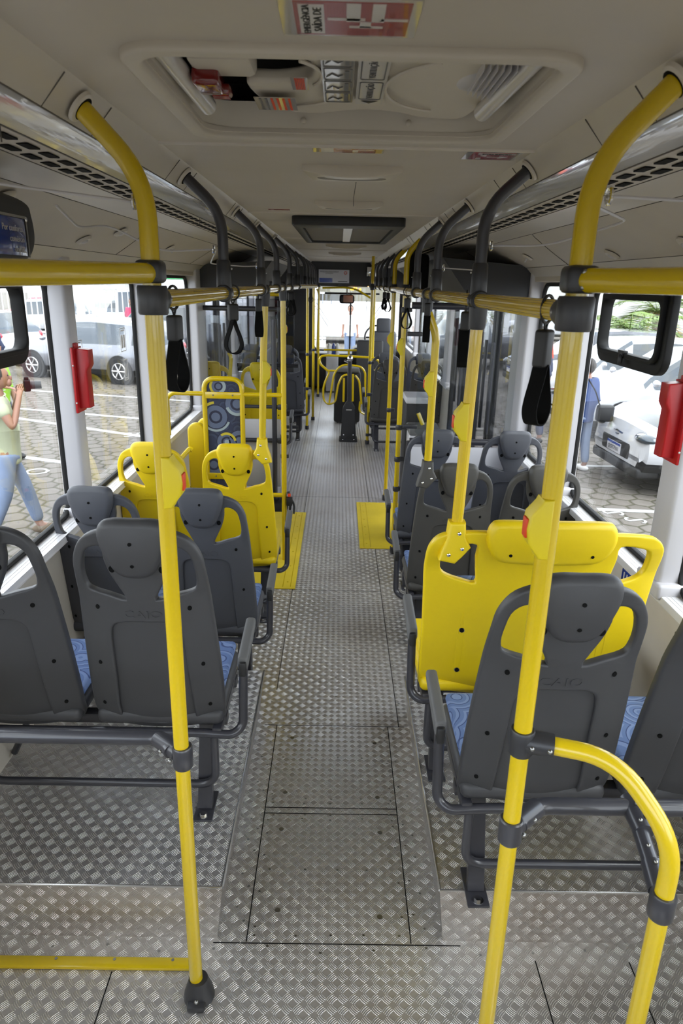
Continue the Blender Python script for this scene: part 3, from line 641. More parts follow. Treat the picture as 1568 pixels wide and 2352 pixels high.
seat_pole('yellow pole rising from the shoulder of the warm grey seat on the right', .430, 3.12, 1.115, .432, 1.69, 1, 'grey_plastic_warm', 1.475)
seat_pole('yellow pole rising from the shoulder of the left yellow double seat', -.385, 3.46, 1.13, -.370, 1.59, -1, 'yellow_plastic', 1.47)
def plain_pole(lab, x, y, z0, z1, top=None, sb=None, ft=True, r=.0175, clamps=(), m='yellow_paint', bend=None):
    t = thing('grab_pole', lab, 'pole', (0, 0, 0)); b = B()
    tube(b, [(x, y, z0), (x, y, z1)] + ([bend] if bend else []), r, 16, .06 if bend else 0); ob('tube', b, m, t)
    if ft: b = B(); collar(b, x, y, z0, z0 + .05, r + .009); ob('foot', b, 'clamp_plastic', t)
    b = B(); collar(b, x, y, 1.83, 1.90, r + .009); ob('rail_clamp', b, 'clamp_plastic', t)
    for c in clamps: b = B(); collar(b, x, y, c - .018, c + .018, r + .006); box(b, x - .002, x + .05, y - .014, y + .014, c - .014, c + .014, .004); ob('clamp', b, 'clamp_plastic', t)
    if sb: stopbox(t, x, y, sb, -1 if x > 0 else 1)
plain_pole('tall yellow pole on the right at the door partition, by the yellow floor mat', .435, 4.73, 0, 2.09, sb=1.50, clamps=(.95, 1.74, .72, .5), bend=(.535, 4.73, 2.19))
plain_pole('tall yellow pole on the right at the far side of the door', .458, 6.04, 0, 2.09, sb=1.45, clamps=(.84,), bend=(.555, 6.04, 2.19))
plain_pole('yellow pole on the right near the turnstile, with grey clamps', .38, 8.35, 0, 2.2, clamps=(1.0, .62, .12))
plain_pole('yellow pole behind the turnstile on the right', .47, 9.6, .0, 1.86, sb=1.45)
plain_pole('yellow pole at the far right by the driver area', .50, 10.9, 0, 1.86)
plain_pole('yellow pole on the left at the far edge of the left door', -.354, 9.85, .0, 1.86, clamps=(1.0,))
plain_pole('yellow pole on the left before the far left door edge', -.41, 9.2, 0, 1.86, clamps=(.55, 1.0))
plain_pole('yellow pole on the far left side beside the turnstile', -.345, 12.0, .0, 2.15)
plain_pole('yellow pole on the left beyond the wheelchair space, with a yellow stop box', -.475, 5.95, 0, 1.86, sb=1.52, clamps=(1.68, .60, .42))
plain_pole('thin grey post beside the left glass partition', -.55, 5.95, 0, 1.6, m='grey_tube', r=.022, clamps=())
# guard bars near the camera
t = thing('guard_rail', 'grey horizontal guard bar behind the nearest left seats', 'guard rail')
b = B(); tube(b, [(XL - .03, 1.40, .803), (XL - .065, 1.452, .803), (-1.19, 1.452, .803)], .0185, 20, .05); ob('tube', b, 'grey_tube', t)
b = B(); tube(b, [(XL + .002, 1.385, .772), (XL + .002, 1.385, .776), (XL + .002, 1.385, .828), (XL + .002, 1.385, .832)], 0, 20, radii=[.022, .0245, .0245, .022]); tube(b, [(XL - .01, 1.395, .803), (XL - .045, 1.425, .803), (XL - .075, 1.45, .803)], 0, 16, radii=[.021, .0225, .021]); ob('clamp', b, 'grey_tube', t); k = kids(t)[-1]
balls('screw', [(XL - .028, 1.376, .795), (XL - .058, 1.404, .80)], .005, 'screw', k)
t = thing('guard_rail', 'grey horizontal guard bar behind the nearest right seats', 'guard rail')
b = B(); tube(b, [(.40, 1.155, .826), (.447, 1.205, .830), (1.2, 1.205, .830)], .0185, 20, .05); ob('tube', b, 'grey_tube', t)
b = B(); tube(b, [(.378, 1.14, .797), (.378, 1.14, .80), (.378, 1.14, .852), (.378, 1.14, .855)], 0, 20, radii=[.022, .0245, .0245, .022]); tube(b, [(.388, 1.15, .826), (.42, 1.178, .827), (.45, 1.2, .83)], 0, 16, radii=[.021, .0225, .021]); ob('clamp', b, 'grey_tube', t); k = kids(t)[-1]
balls('screw', [(.405, 1.133, .818), (.435, 1.163, .83)], .005, 'screw', k)
b = B(); tube(b, [(.66, 1.205, .83), (.645, 1.04, .80)], .017, 16); tube(b, [(.662, 1.225, .83), (.659, 1.14, .822)], 0, 16, radii=[.026, .021]); collar(b, .64, 1.0, .755, .812, .0245); tube(b, [(.642, 1.02, .795), (.65, 1.075, .806)], 0, 16, radii=[.021, .022]); ob('link_tube', b, 'grey_tube', t); k = kids(t)[-1]
balls('screw', ((.66, 1.19, .853), (.668, 1.16, .847), (.652, 1.15, .846), (.65, 1.10, .828), (.648, 1.06, .826)), .0048, 'screw', k)
t = thing('bent_rail', 'bent yellow rail curving down at the bottom right corner', 'handrail')
b = B(); tube(b, [(.40, 1.136, 1.047), (.548, 1.09, 1.047), (.64, 1.0, .93), (.64, 1.0, 0)], .0178, 20, [0, .07, .075, 0], 8); ob('tube', b, 'yellow_paint', t)
b = B(); collar(b, .378, 1.14, 1.018, 1.074, .0245); tube(b, [(.385, 1.139, 1.047), (.42, 1.13, 1.047), (.438, 1.125, 1.047)], 0, 18, radii=[.024, .0235, .0225]); ob('clamp', b, 'clamp_plastic', t); k = kids(t)[-1]
balls('screw', ((.392, 1.114, 1.047), (.425, 1.106, 1.047)), .0055, 'screw', k)
# ------------------------------------------------------------------ ceiling fittings
def hat(u, v, d): return (X0 + u, v, d)
t = thing('ceiling_hatch', 'emergency roof hatch with a rounded raised frame and red handle', 'hatch')
b = flat([rrect(-.348, .348, 1.125, 1.768, .07, 8), rrect(-.318, .318, 1.155, 1.738, .055, 8)], .010, .007, 3, fn=lambda u, v, d: (X0 + u, v, CZ - .004 + d))
ob('frame', b, 'hatch_plastic', t)
b = B(); n = 0
o1, o2 = rrect(-.318, .318, 1.155, 1.738, .055, 8), rrect(-.305, .305, 1.165, 1.725, .05, 8)
v1 = [b.verts.new((X0 + x, y, CZ - .002)) for x, y in o1]; v2 = [b.verts.new((X0 + x, y, CZ + .058)) for x, y in o2]
for k in range(len(v1)): b.faces.new((v1[k], v1[(k + 1) % len(v1)], v2[(k + 1) % len(v1)], v2[k]))
for x in (-.1, .135): ball(b, (X0 + x, 1.722, CZ + .022), .007, sy=.5, seg=10)
box(b, X0 - .34, X0 + .34, 1.13, 1.76, CZ + .10, CZ + .11, mi=1)
ob('well', b, ['hatch_plastic', 'black'], t)
o = crom([(-.205, 1.17), (-.20, 1.26), (-.185, 1.29), (-.12, 1.30), (-.075, 1.315), (-.065, 1.36), (-.08, 1.405), (-.13, 1.43), (-.185, 1.435), (-.19, 1.50), (-.17, 1.60), (-.12, 1.685), (-.06, 1.70), (-.04, 1.69), (.02, 1.662), (.07, 1.66), (.115, 1.675), (.16, 1.70), (.24, 1.695), (.262, 1.62), (.268, 1.50), (.262, 1.36), (.25, 1.2), (.24, 1.17), (0, 1.168)], 4)
hb = lambda u, v: .004 * math.cos(u * 9) - .006 * math.exp(-((u + .10) ** 2 + (v - 1.40) ** 2) / .012) - .006 * math.exp(-((u - .14) ** 2 + (v - 1.42) ** 2) / .012)
b = flat([o], .012, .008, 3, fn=lambda u, v, d: (X0 + u, v, CZ + .040 + d + hb(u, v)), cuts=(14, 12)); pnl = ob('panel', b, 'hatch_plastic', t, True, .9)
b = B()
for cx, cy, r, a0, a1 in ((-.13, 1.43, .135, -60, 85), (.19, 1.44, .125, 100, 250), (-.12, 1.38, .07, -60, 40)):
    P = [(X0 + cx + r * math.cos(math.radians(a0 + (a1 - a0) * k / 20)), cy + 1.35 * r * math.sin(math.radians(a0 + (a1 - a0) * k / 20)), CZ + .0265 + hb(cx + r * .7, cy)) for k in range(21)]; tube(b, P, .0032, 6)
ob('ridge', b, 'hatch_plastic', pnl)
b = B(); ball(b, (X0 + .225, 1.40, CZ + .034), .05, 1, 1.5, .32, 20); ob('finger_recess', b, 'pillar_grey', pnl)
b = B(); box(b, X0 - .275, X0 - .165, 1.30, 1.40, CZ + .022, CZ + .06, .012); ob('release_mount', b, 'hatch_plastic', t)
b = B(); box(b, X0 - .275, X0 - .228, 1.35, 1.43, CZ + .0, CZ + .03, .008, 3); box(b, X0 - .255, X0 - .218, 1.42, 1.46, CZ + .002, CZ + .02, .006); rh = ob('release_handle', b, 'red_handle', t)
b = B(); box(b, X0 - .252, X0 - .222, 1.43, 1.455, CZ + .0005, CZ + .0018); ob('label_plate', b, 'sticker_red', rh)
for s, (xa, xb) in ((-1, (-.305, -.283)), (1, (.300, .268))):
    b = B(); tube(b, [(X0 + xa, 1.20, CZ + .03), (X0 + xb, 1.56, CZ + .012)], .017, 16); ball(b, (X0 + xa, 1.20, CZ + .03), .019, seg=12); ob('gas_strut', b, 'sticker_white', t)
    b = B(); tube(b, [(X0 + xa - s * .012, 1.18, CZ + .045), (X0 + xb + s * .022, 1.62, CZ + .03)], .006, 8); box(b, X0 + xa - .012, X0 + xa + .012, 1.17, 1.23, CZ + .035, CZ + .05, .004)
    ob('hinge_arm', b, 'chrome', t)
b = B()
for k in range(6): box(b, X0 + .215 + k * .011, X0 + .2165 + k * .011, 1.28, 1.43 + .012 * k, CZ + .012, CZ + .055)
ob('louvre', b, 'pillar_grey', t)
def sheet(name, parent, x0, x1, y0, y1, z, m, lab=None, tilt=0):
    b = B(); box(b, X0 + x0, X0 + x1, y0, y1, z, z + .0008); o = ob(name, b, m, parent, False)
    if lab: o['label'] = lab
    return o
def ctext(parent, s, x, y, z, size, m, rot=0, sx=1):
    c_, s_ = math.cos(rot), math.sin(rot)
    return ob('lettering', text(s, size, .0004, fn=lambda u, v, d: (X0 + x + u * c_ - v * s_, y - (u * s_ + v * c_), z - d), sx=sx), m, parent, False)
PZ = CZ + .0235
s1 = sheet('pictogram_sticker', pnl, -.050, .006, 1.235, 1.55, PZ - .002, 'sticker_clear')
for k in range(4):
    y = 1.245 + k * .077
    b = flat([rrect(-.047, .003, y, y + .070, .006, 3), rrect(-.0445, .0005, y + .0025, y + .0675, .004, 3)], .0004, 0, 0, fn=lambda u, v, d: (X0 + u, v, PZ - .0028 + d)); box(b, X0 - .010, X0 - .003, y + .012, y + .058, PZ - .0032, PZ - .0026)
    tube(b, [(X0 - .042, y + .05, PZ - .003), (X0 - .032, y + .03, PZ - .003), (X0 - .022, y + .045, PZ - .003), (X0 - .014, y + .035, PZ - .003)], .001, 4)
    ob('pictogram', b, 'ink_grey', s1, False)
s1 = sheet('text_sticker', pnl, .012, .065, 1.19, 1.56, PZ - .002, 'sticker_white')
for y0_, y1_, w_ in ((1.26, 1.385, 'VENTILAÇÃO'), (1.40, 1.52, 'VENTILAÇÃO')):
    b = flat([rrect(.017, .06, y0_, y1_, .006, 3), rrect(.019, .058, y0_ + .002, y1_ - .002, .004, 3)], .0004, 0, 0, fn=lambda u, v, d: (X0 + u, v, PZ - .0028 + d)); ob('border', b, 'ink_grey', s1, False)
    ctext(s1, w_, .0385, (y0_ + y1_) / 2, PZ - .0028, .017, 'ink_grey', PI / 2)
b = B()
for ya, yb in ((1.225, 1.25), (1.552, 1.530)):
    v = [b.verts.new(q) for q in ((X0 + .02, yb, PZ - .0028), (X0 + .057, yb, PZ - .0028), (X0 + .0385, ya, PZ - .0028))]; b.faces.new(v)
ob('arrow', b, 'ink', s1, False)
for (x0, x1, y0, y1, txt) in ((-.235, -.15, 1.19, 1.25, 1), (-.105, -.075, 1.36, 1.44, 0), (-.185, -.105, 1.50, 1.60, 1)):
    s2 = sheet('warning_sticker', pnl, x0, x1, y0, y1, PZ - .008, 'sticker_clear')
    b = B(); nl = 6
    for k in range(nl):
        xx = X0 + x0 + .006 + (x1 - x0 - .012) * (k + .3) / nl; box(b, xx, xx + (x1 - x0) / nl * .32, y0 + .006, y1 - .006, PZ - .0092, PZ - .008, mi=1 if (k < 2 and txt) else 0)
    ob('lettering', b, ['red_label', 'ink_grey'], s2, False)
def dome_speaker(lab, cx, cy, hw, hd):
    t = thing('ceiling_speaker', lab, 'speaker')
    b = B(); o = [(-hw, -hd), (-hw * .5, -hd), (hw * .5, -hd), (hw, -hd), (hw * .82, hd), (hw * .4, hd * 1.08), (-hw * .4, hd * 1.08), (-hw * .82, hd)]
    b = flat([o], .006, .004, 2, fn=lambda u, v, d: (cx + u, cy + v, CZ + .001 if d > 0 else CZ - .010 + d - .016 * max(0, 1 - (u / hw) ** 2) * max(0, .7 - v / hd) * .6), cuts=(12, 6)); ob('housing', b, 'wall_cream', t, True, .9)
    g = [(hw * .72 * math.cos(a), hd * .12 + hd * .62 * math.sin(a)) for a in [2 * PI * k / 28 for k in range(28)]]
    b = flat([g], .004, .002, 1, fn=lambda u, v, d: (cx + u, cy + v, CZ - .017 + d + .004 * (v / hd))); ob('grille', b, 'grille_grey', t)
dome_speaker('oval ceiling speaker nearest the roof hatch', .03, 2.27, .145, .10); dome_speaker('second oval ceiling speaker, before the framed ceiling vent', .032, 3.16, .14, .09)
dome_speaker('flat ceiling speaker just beyond the framed ceiling vent', .05, 6.6, .18, .15); dome_speaker('farthest flat ceiling speaker along the aisle', .05, 8.2, .18, .15)
b = B(); tube(b, [(.045, 2.36, CZ - .02), (.042, 2.6, CZ - .04), (.05, 3.05, CZ - .02)], .0012, 5, .1); tag(ob('loose_wire', b, 'ink'), 'thin dark wire hanging between the two oval ceiling speakers', 'wire')
t = thing('ceiling_vent', 'square ceiling air vent in a dark frame with two grilles', 'vent')
b = flat([rrect(-.29, .29, 3.74, 5.42, .03), rrect(-.245, .245, 3.95, 5.33, .02)], .022, .005, 1, fn=lambda u, v, d: (.04 + u, v, CZ - .022 + d)); ob('frame', b, 'dark_plastic', t)
b = B(); box(b, .04 - .025, .04 + .025, 3.95, 5.33, CZ - .036, CZ - .01); box(b, -.20, .28, 3.95, 5.33, CZ - .022, CZ - .008, mi=1)
for k in range(34): box(b, -.20, .28, 3.97 + k * .04, 3.985 + k * .04, CZ - .032, CZ - .022, mi=2)
ob('grille', b, ['wall_white', 'armrest_plastic', 'grille_grey'], t, False)
t = thing('emergency_sticker', 'large red and white emergency exit sticker on the ceiling before the hatch', 'sticker')
z = CZ - .0012
b = B(); box(b, X0 - .115, X0 + .105, .96, 1.088, z, z + .001); ob('backing', b, 'sticker_clear', t, False)
b = B(); box(b, X0 - .092, X0 + .09, .968, 1.082, z - .0006, z); ob('red_panel', b, 'sticker_red', t, False)
b = B(); box(b, X0 - .085, X0 - .045, .975, 1.075, z - .0012, z - .0006); ob('white_panel', b, 'sticker_white', t, False)
ctext(t, 'SAÍDA DE', -.055, 1.025, z - .0015, .019, 'ink', PI / 2); ctext(t, 'EMERGÊNCIA', -.073, 1.025, z - .0015, .0165, 'ink', PI / 2)
b = B(); box(b, X0 - .04, X0 + .02, 1.018, 1.026, z - .0012, z - .0006); box(b, X0 + .045, X0 + .088, 1.018, 1.026, z - .0012, z - .0006); box(b, X0 - .01, X0 + .012, .97, 1.03, z - .0012, z - .0006); box(b, X0 + .03, X0 + .05, .97, 1.03, z - .0012, z - .0006); box(b, X0 + .012, X0 + .03, 1.03, 1.05, z - .0012, z - .0006)
box(b, X0 - .005, X0 + .05, 1.045, 1.052, z - .0012, z - .0006); ob('pictogram', b, 'sticker_white', t, False)
for o_ in kids(t):
    for v_ in o_.data.vertices: v_.co.x = X0 - .002 + (v_.co.x - X0) * .80
t = thing('emergency_sticker', 'small red emergency sticker on the ceiling just beyond the hatch', 'sticker')
b = B(); box(b, -.075, .105, 1.895, 1.965, z, z + .001); ob('backing', b, 'sticker_clear', t, False)
b = B(); box(b, -.058, .085, 1.90, 1.958, z - .0006, z); ob('red_panel', b, 'sticker_red', t, False)
b = B(); box(b, -.054, -.022, 1.903, 1.955, z - .0012, z - .0006); box(b, -.018, .025, 1.915, 1.921, z - .0012, z - .0006); box(b, .04, .08, 1.915, 1.921, z - .0012, z - .0006); box(b, .026, .04, 1.92, 1.95, z - .0012, z - .0006); ob('pictogram', b, 'sticker_white', t, False)
b = B(); box(b, .085, .1, 1.90, 1.958, z - .0012, z - .0006); ob('yellow_edge', b, 'sticker_yellow', t, False)
t = thing('exit_arrow_sticker', 'red sticker with a white arrow at the right edge of the ceiling', 'sticker')
b = B(); box(b, .315, .455, 1.91, 2.02, z, z + .001); ob('backing', b, 'sticker_clear', t, False)
b = B(); box(b, .332, .44, 1.92, 2.012, z - .0006, z); ob('red_panel', b, 'sticker_red', t, False)
b = B(); box(b, .345, .44, 1.922, 1.938, z - .0012, z - .0006, mi=0); box(b, .355, .37, 1.945, 1.963, z - .0012, z - .0006); box(b, .35, .362, 1.985, 2.005, z - .0012, z - .0006); box(b, .375, .412, 1.97, 1.976, z - .0012, z - .0006)
v = [b.verts.new(q) for q in ((.405, 1.958, z - .001), (.405, 1.99, z - .001), (.43, 1.973, z - .001))]; b.faces.new(v); ob('pictogram', b, 'sticker_white', t, False)
ctext(t, 'EMERGENCY', .38, 1.93, z - .0015, .013, 'ink', 0)
b = B(); box(b, -.34, -.24, 3.46, 3.50, z, z + .001); tag(ob('label_strip', b, 'sticker_red', None, False), 'faint small label strip at the left edge of the ceiling', 'sticker')
# side ceiling lights, knobs and speaker discs
def panel_pt(side, u, y): # on the hinged panel, u from 0 (inner) to 1 (outer)
    h = .861 + u * .26; return Vector((X0 + side * h, y, 2.134 - u * .124 - .003))
def knob(side, u, y, lab, r=.038, pins=True, grp='small side ceiling lights'):  # with pins it is a panel catch, without pins a half round light
    p = panel_pt(side, u, y); t = thing('ceiling_fitting', lab, 'lamp', p, 0, grp); t.rotation_euler = (0, side * .45, 0)
    b = B(); tube(b, [(0, 0, 0), (0, 0, -.004), (0, 0, -.009)], 0, 24, radii=[r * 1.3, r * 1.25, r]); ob('disc', b, 'ceiling_smooth', t)
    b = B()
    if pins:
        for dy in (-.008, .008): tube(b, [(0, dy, -.008), (0, dy, -.03)], 0, 10, radii=[.006, .003])
    else: ball(b, (0, 0, -.008), r * .6, 1, 1, .5, 14)
    ob('catch', b, 'pillar_grey', t)
knob(-1, .25, 2.02, 'round ceiling catch with two pins above the left oval grille', .03); knob(-1, .75, 2.3, 'round ceiling catch with two pins below the left oval grille', .028)
p = panel_pt(-1, .5, 2.12); t = thing('side_speaker', 'elongated oval grille on the left side ceiling panel', 'speaker', p); t.rotation_euler = (0, -.45, 0)
b = flat([[(.022 * math.sin(a), .095 * math.cos(a)) for a in [2 * PI * k / 30 for k in range(30)]]], .008, .004, 2, fn=lambda u, v, d: (u * 1.3, v, d - .006)); ob('grille', b, 'pillar_grey', t)
knob(-1, .35, 3.15, 'small half round light on the left panel nearest the dark hanger', .026, False); knob(-1, .7, 2.95, 'half round light on the left panel just beyond the near pole', .026, False); knob(-1, .5, 4.2, 'small catch far along the left side ceiling', .024)
knob(1, .45, 1.72, 'round ceiling catch at the upper right beside the near yellow pole', .032); knob(1, .75, 2.25, 'half round light on the right panel behind the near yellow pole', .03, False); knob(1, .35, 2.95, 'half round light on the right panel, left one of a pair', .026, False); knob(1, .8, 2.9, 'half round light on the right panel, right one of a pair', .026, False); knob(1, .6, 4.0, 'small catch far along the right side ceiling', .024)
def cord(pts, lab, m='pillar_grey', r=.0028):
    t = thing('bell_cord', lab, 'cord'); b = B(); tube(b, [(x, y, z) for x, y, z in [Vector((*p[:2], p[2])) for p in [(a[0], a[1], a[2]) for a in pts]]], r, 6, .06, 4); ob('cord', b, m, t)
    b = B(); e = pts[-1]; P = [(e[0], e[1] + .012 * math.cos(a), e[2] + .012 * math.sin(a)) for a in [2 * PI * k / 14 for k in range(14)]]; tube(b, P, .003, 6, closed=True); ob('ring', b, 'chrome', t)
cord([(-.86, 1.0, 2.115), (-.80, 1.18, 2.075), (-.60, 1.32, 2.052), (-.385, 1.388, 2.035)], 'grey cord running from the left ceiling to the near left pole')
cord([(-.55, 1.44, 2.03), (-.62, 1.75, 2.01), (-.60, 1.9, 2.03), (-.52, 2.12, 1.975), (-.39, 2.25, 1.99)], 'wavy grey cord running to the nearest dark hanger on the left')
cord([(-.39, 2.30, 1.99), (-.50, 2.8, 1.96), (-.42, 3.2, 1.96), (-.38, 3.31, 1.965)], 'thin cord between the nearest two left hangers')
cord([(1.0, 1.25, 2.03), (.8, 1.2, 2.03), (.41, 1.145, 2.035)], 'grey cord running from the right ceiling to the near right pole')
cord([(.40, 1.2, 2.03), (.62, 1.6, 2.04), (.52, 1.85, 2.0), (.41, 1.99, 2.005)], 'grey cord running to the nearest dark hanger on the right')
cord([(.41, 2.05, 2.0), (.5, 2.5, 1.95), (.41, 2.87, 1.965)], 'thin cord between the nearest two right hangers')
# monitor
t = thing('monitor_housing', 'dark rounded monitor housing with a blue notice at the left edge', 'monitor')
b = B(); pr_ = crom([(1.55, 1.945), (1.80, 1.935), (1.89, 1.945), (1.932, 1.99), (1.925, 2.05), (1.89, 2.08), (1.7, 2.09), (1.55, 2.09)], 5)
b = flat([pr_], .07, .012, 3, fn=lambda u, v, d: (-.80 + d - .07, u, v)); ob('housing', b, 'header_plastic', t)
b = B(); box(b, -.7985, -.7965, 1.60, 1.862, 1.948, 2.035, .0008); nt = ob('notice', b, 'blue_sticker', t)
for k, s_ in enumerate(('Por conforto,', 'comércio', 'ônibus.')):
    ob('lettering', text(s_, .021, .0004, fn=lambda u, v, d: (-.7958 + d, 1.852 + u, 2.010 - .024 * k + v), align='RIGHT'), 'sticker_white', nt, False)
b = B(); box(b, -.798, -.796, 1.60, 1.877, 2.036, 2.042); box(b, -.798, -.796, 1.870, 1.877, 1.945, 2.04); ball(b, (-.796, 1.874, 2.035), .006, .4); ob('plastic_film', b, 'aluminium', nt)
# emergency hammers
def hammer(x, side, y, lab):
    t = thing('emergency_hammer', lab, 'emergency hammer', (x, y, 1.48)); s = -side
    b = B(); box(b, -.005, .005, -.05, .055, -.145, .135, .003); box(b, -.008, .008, -.02, .02, .13, .152, .004); ob('back_plate', b, 'red_plastic', t)
    b = flat([[(0, -.13), (.048, -.125), (.048, .035), (.062, .06), (.062, .125), (.002, .130)] if s > 0 else [(0, -.13), (0, .130), (-.062, .125), (-.062, .06), (-.048, .035), (-.048, -.125)]], .030, .006, 2, fn=lambda u, v, d: (u, .008 + d, v)); c_ = ob('cover', b, 'red_plastic', t)
    balls('screw', ((s * .002, -.051, .06), (s * .002, -.051, -.10)), .004, 'sticker_white', t)
hammer(-1.135, -1, 3.02, 'red emergency hammer holder on the left window pillar'); hammer(1.16, 1, 2.30, 'red emergency hammer holder on the right window pillar')
# window stickers
def win_sticker(y, z, w, h, lab, m='sticker_white', side=-1, kind=0):
    t = thing('window_sticker', lab, 'sticker'); x = X0 + side * 1.233
    b = flat([rrect(y - w / 2, y + w / 2, z - h / 2, z + h / 2, .008, 3), rrect(y - w / 2 + .005, y + w / 2 - .005, z - h / 2 + .005, z + h / 2 - .005, .005, 3)], .0006, 0, 0, fn=lambda u, v, d: (x + d, u, v)); ob('border', b, m, t, False)
    b = B()
    if kind == 0:
        box(b, x - .0005, x + .0005, y - w * .35, y + w * .35, z + h * .36, z + h * .42); box(b, x - .0005, x + .0005, y - w * .36, y - w * .04, z - h * .35, z + h * .2); box(b, x - .0005, x + .0005, y + w * .04, y + w * .36, z - h * .35, z + h * .2)
    else:
        box(b, x - .0005, x + .0005, y - .006, y + .006, z - h * .3, z + h * .3); v = [b.verts.new((x, yy, zz)) for yy, zz in ((y - w * .35, z), (y, z + .03), (y, z - .03))]; b.faces.new(v); box(b, x - .0005, x + .0005, y - w * .35, y + w * .35, z - h * .42, z - h * .36)
    ob('pictogram', b, m, t, False)
win_sticker(3.27, 1.57, .14, .10, 'white lined instruction sticker on the left window beside the red hammer', kind=0); win_sticker(3.2, 1.43, .07, .15, 'white arrow sticker on the left window below the instruction sticker', kind=1)
win_sticker(3.98, 1.57, .10, .13, 'pale notice on the left window before the second pillar', kind=0); win_sticker(4.0, 1.40, .07, .12, 'white arrow sticker on the left window before the second pillar', kind=1)
t = thing('wall_socket', 'grey two button socket plate on the right wall beside the nearest seats', 'socket')
b = B(); box(b, 1.20, 1.212, 2.055, 2.14, .715, .765, .004); ob('plate', b, 'header_plastic', t)
b = B(); box(b, 1.197, 1.202, 2.07, 2.08, .73, .752); box(b, 1.197, 1.202, 2.105, 2.115, .73, .752); ob('button', b, 'armrest_plastic', t)
t = thing('wall_notice', 'blue notice strip on the right wall beyond the wide yellow seat', 'sticker')
b = B(); box(b, 1.2, 1.21, 2.40, 2.62, .75, .80, .002); ob('plate', b, 'blue_sticker', t)
b = B()
for k in range(7): box(b, 1.1985, 1.2, 2.42 + k * .028, 2.43 + k * .028, .758, .792)
ob('lettering', b, 'sticker_white', t, False)

# ------------------------------------------------------------------ wheelchair space on the left
t = thing('wheelchair_backrest', 'yellow tube frame with a patterned dark board in the wheelchair space', 'backrest')
wy = 4.55; xa, xb = -.885, -.635; zt_ = 1.285; r = .0165
b = B(); tube(b, [(xa, wy, .25), (xa, wy, zt_), (xb, wy, zt_), (xb, wy, .25)], r, 16, .075, 8); tube(b, [(xa, wy, 1.185), (-1.10, wy, 1.185), (-1.135, wy, 1.15), (-1.135, wy, .9)], r * .9, 14, .03); tube(b, [(xb, wy, 1.185), (-.365, wy, 1.185)], r * .9, 14); tube(b, [(xb, wy, .49), (-.365, wy, .49)], r * .9, 14); tube(b, [(xa, wy, .25), (xa, wy, .01)], r, 14); tube(b, [(xb, wy, .25), (xb, wy, .01)], r, 14)
box(b, xa, xb, wy - .014, wy - .004, 1.155, 1.20, .003); box(b, xa, xb, wy - .014, wy - .004, .60, .645, .003)
fr = ob('frame', b, 'yellow_paint', t)
balls('screw', [(x, wy - .015, z) for x in (xa + .06, xb - .06) for z in (1.178, .622)], .005, 'ink_grey', fr)
b = flat([rrect(xa + .012, xb - .012, .45, zt_ - .012, .06)], .008, .002, 1, fn=lambda u, v, d: (u, wy + .008 + d, v)); bd = ob('board', b, 'board_fabric', t)
def arc(bm, cx, cz, r0, r1, a0, a1, mi, dy):
    n = 18; vs = []
    for k in range(n + 1):
        a = math.radians(a0 + (a1 - a0) * k / n)
        vs.append([bm.verts.new((min(max(cx + q * math.cos(a), xa + .014), xb - .014), wy - .0005 - dy * .0004, min(max(cz + q * math.sin(a), .455), zt_ - .02))) for q in (r0, r1)])
    for k in range(n):
        f = bm.faces.new((vs[k][0], vs[k][1], vs[k + 1][1], vs[k + 1][0])); f.material_index = mi
b = B()
for cx, cz, s in ((-.815, 1.03, 1.0), (-.79, 1.235, .62), (-.745, .86, .85), (-.66, .87, .9), (-.67, 1.12, 1.0), (-.84, .70, .9), (-.70, .68, .8)):
    arc(b, cx, cz, 0, .085 * s, 0, 360, 3, 0); arc(b, cx, cz, .05 * s, .078 * s, 0, 360, 0, 1); arc(b, cx, cz, 0, .03 * s, 0, 360, 0, 1); arc(b, cx, cz, .045 * s, .05 * s, 0, 360, 0, 2)
arc(b, -.815, 1.03, .085, .10, 200, 340, 1, 3); arc(b, -.815, 1.03, .088, .105, 95, 150, 2, 3); arc(b, -.79, 1.235, .045, .06, 90, 240, 2, 3); arc(b, -.79, 1.235, .03, .05, -80, 100, 1, 3); arc(b, -.745, .86, .05, .066, 10, 130, 2, 3); arc(b, -.745, .86, 0, .016, 0, 360, 1, 3); arc(b, -.67, 1.12, .06, .08, 200, 330, 1, 3)
ob('pattern', b, ['ring_blue', 'ring_pale', 'ring_yellow', 'ring_dark'], bd, False)
t = thing('grab_pole', 'tall yellow pole at the aisle edge of the wheelchair backrest', 'pole')
b = B(); tube(b, [(XL + .003, wy, 0), (XL + .003, wy, 1.80)], .0175, 16); ob('tube', b, 'yellow_paint', t)
b = B(); tube(b, [(XL + .002, wy, 1.785), (XL, wy, 1.845)], 0, 18, radii=[.0225, .026]); tube(b, [(XL, wy - .024, RZ), (XL, wy + .024, RZ)], .0265, 20); ob('rail_clamp', b, 'clamp_plastic', t)
t = thing('safety_belt', 'dark belt and buckle hanging low on the wheelchair space pole', 'belt')
b = B(); tube(b, [(XL + .03, wy - .01, .52), (XL + .05, wy - .03, .45), (XL + .04, wy - .02, .36), (XL + .015, wy - .01, .30)], .009, 8, .03); tube(b, [(XL + .03, wy, .50), (XL + .075, wy, .42), (XL + .07, wy - .02, .36)], .007, 8, .03); box(b, XL + .02, XL + .06, wy - .035, wy + .005, .42, .48, .006); ob('webbing', b, 'dark_plastic', t)
b = B(); box(b, XL + .03, XL + .05, wy - .04, wy - .02, .49, .51, .003); ob('buckle', b, 'red_label', t)
t = thing('folding_ramp_seat', 'curved yellow folded flap seats against the left wall', 'folding seat')
for k, y in enumerate((4.62, 4.80)):
    b = flat([rrect(-1.02 + k * .03, -.90 + k * .02, .48, .975, .055)], .03, .014, 3, fn=lambda u, v, d: (u, y + d, v)); ob('flap', b, 'yellow_plastic', t)
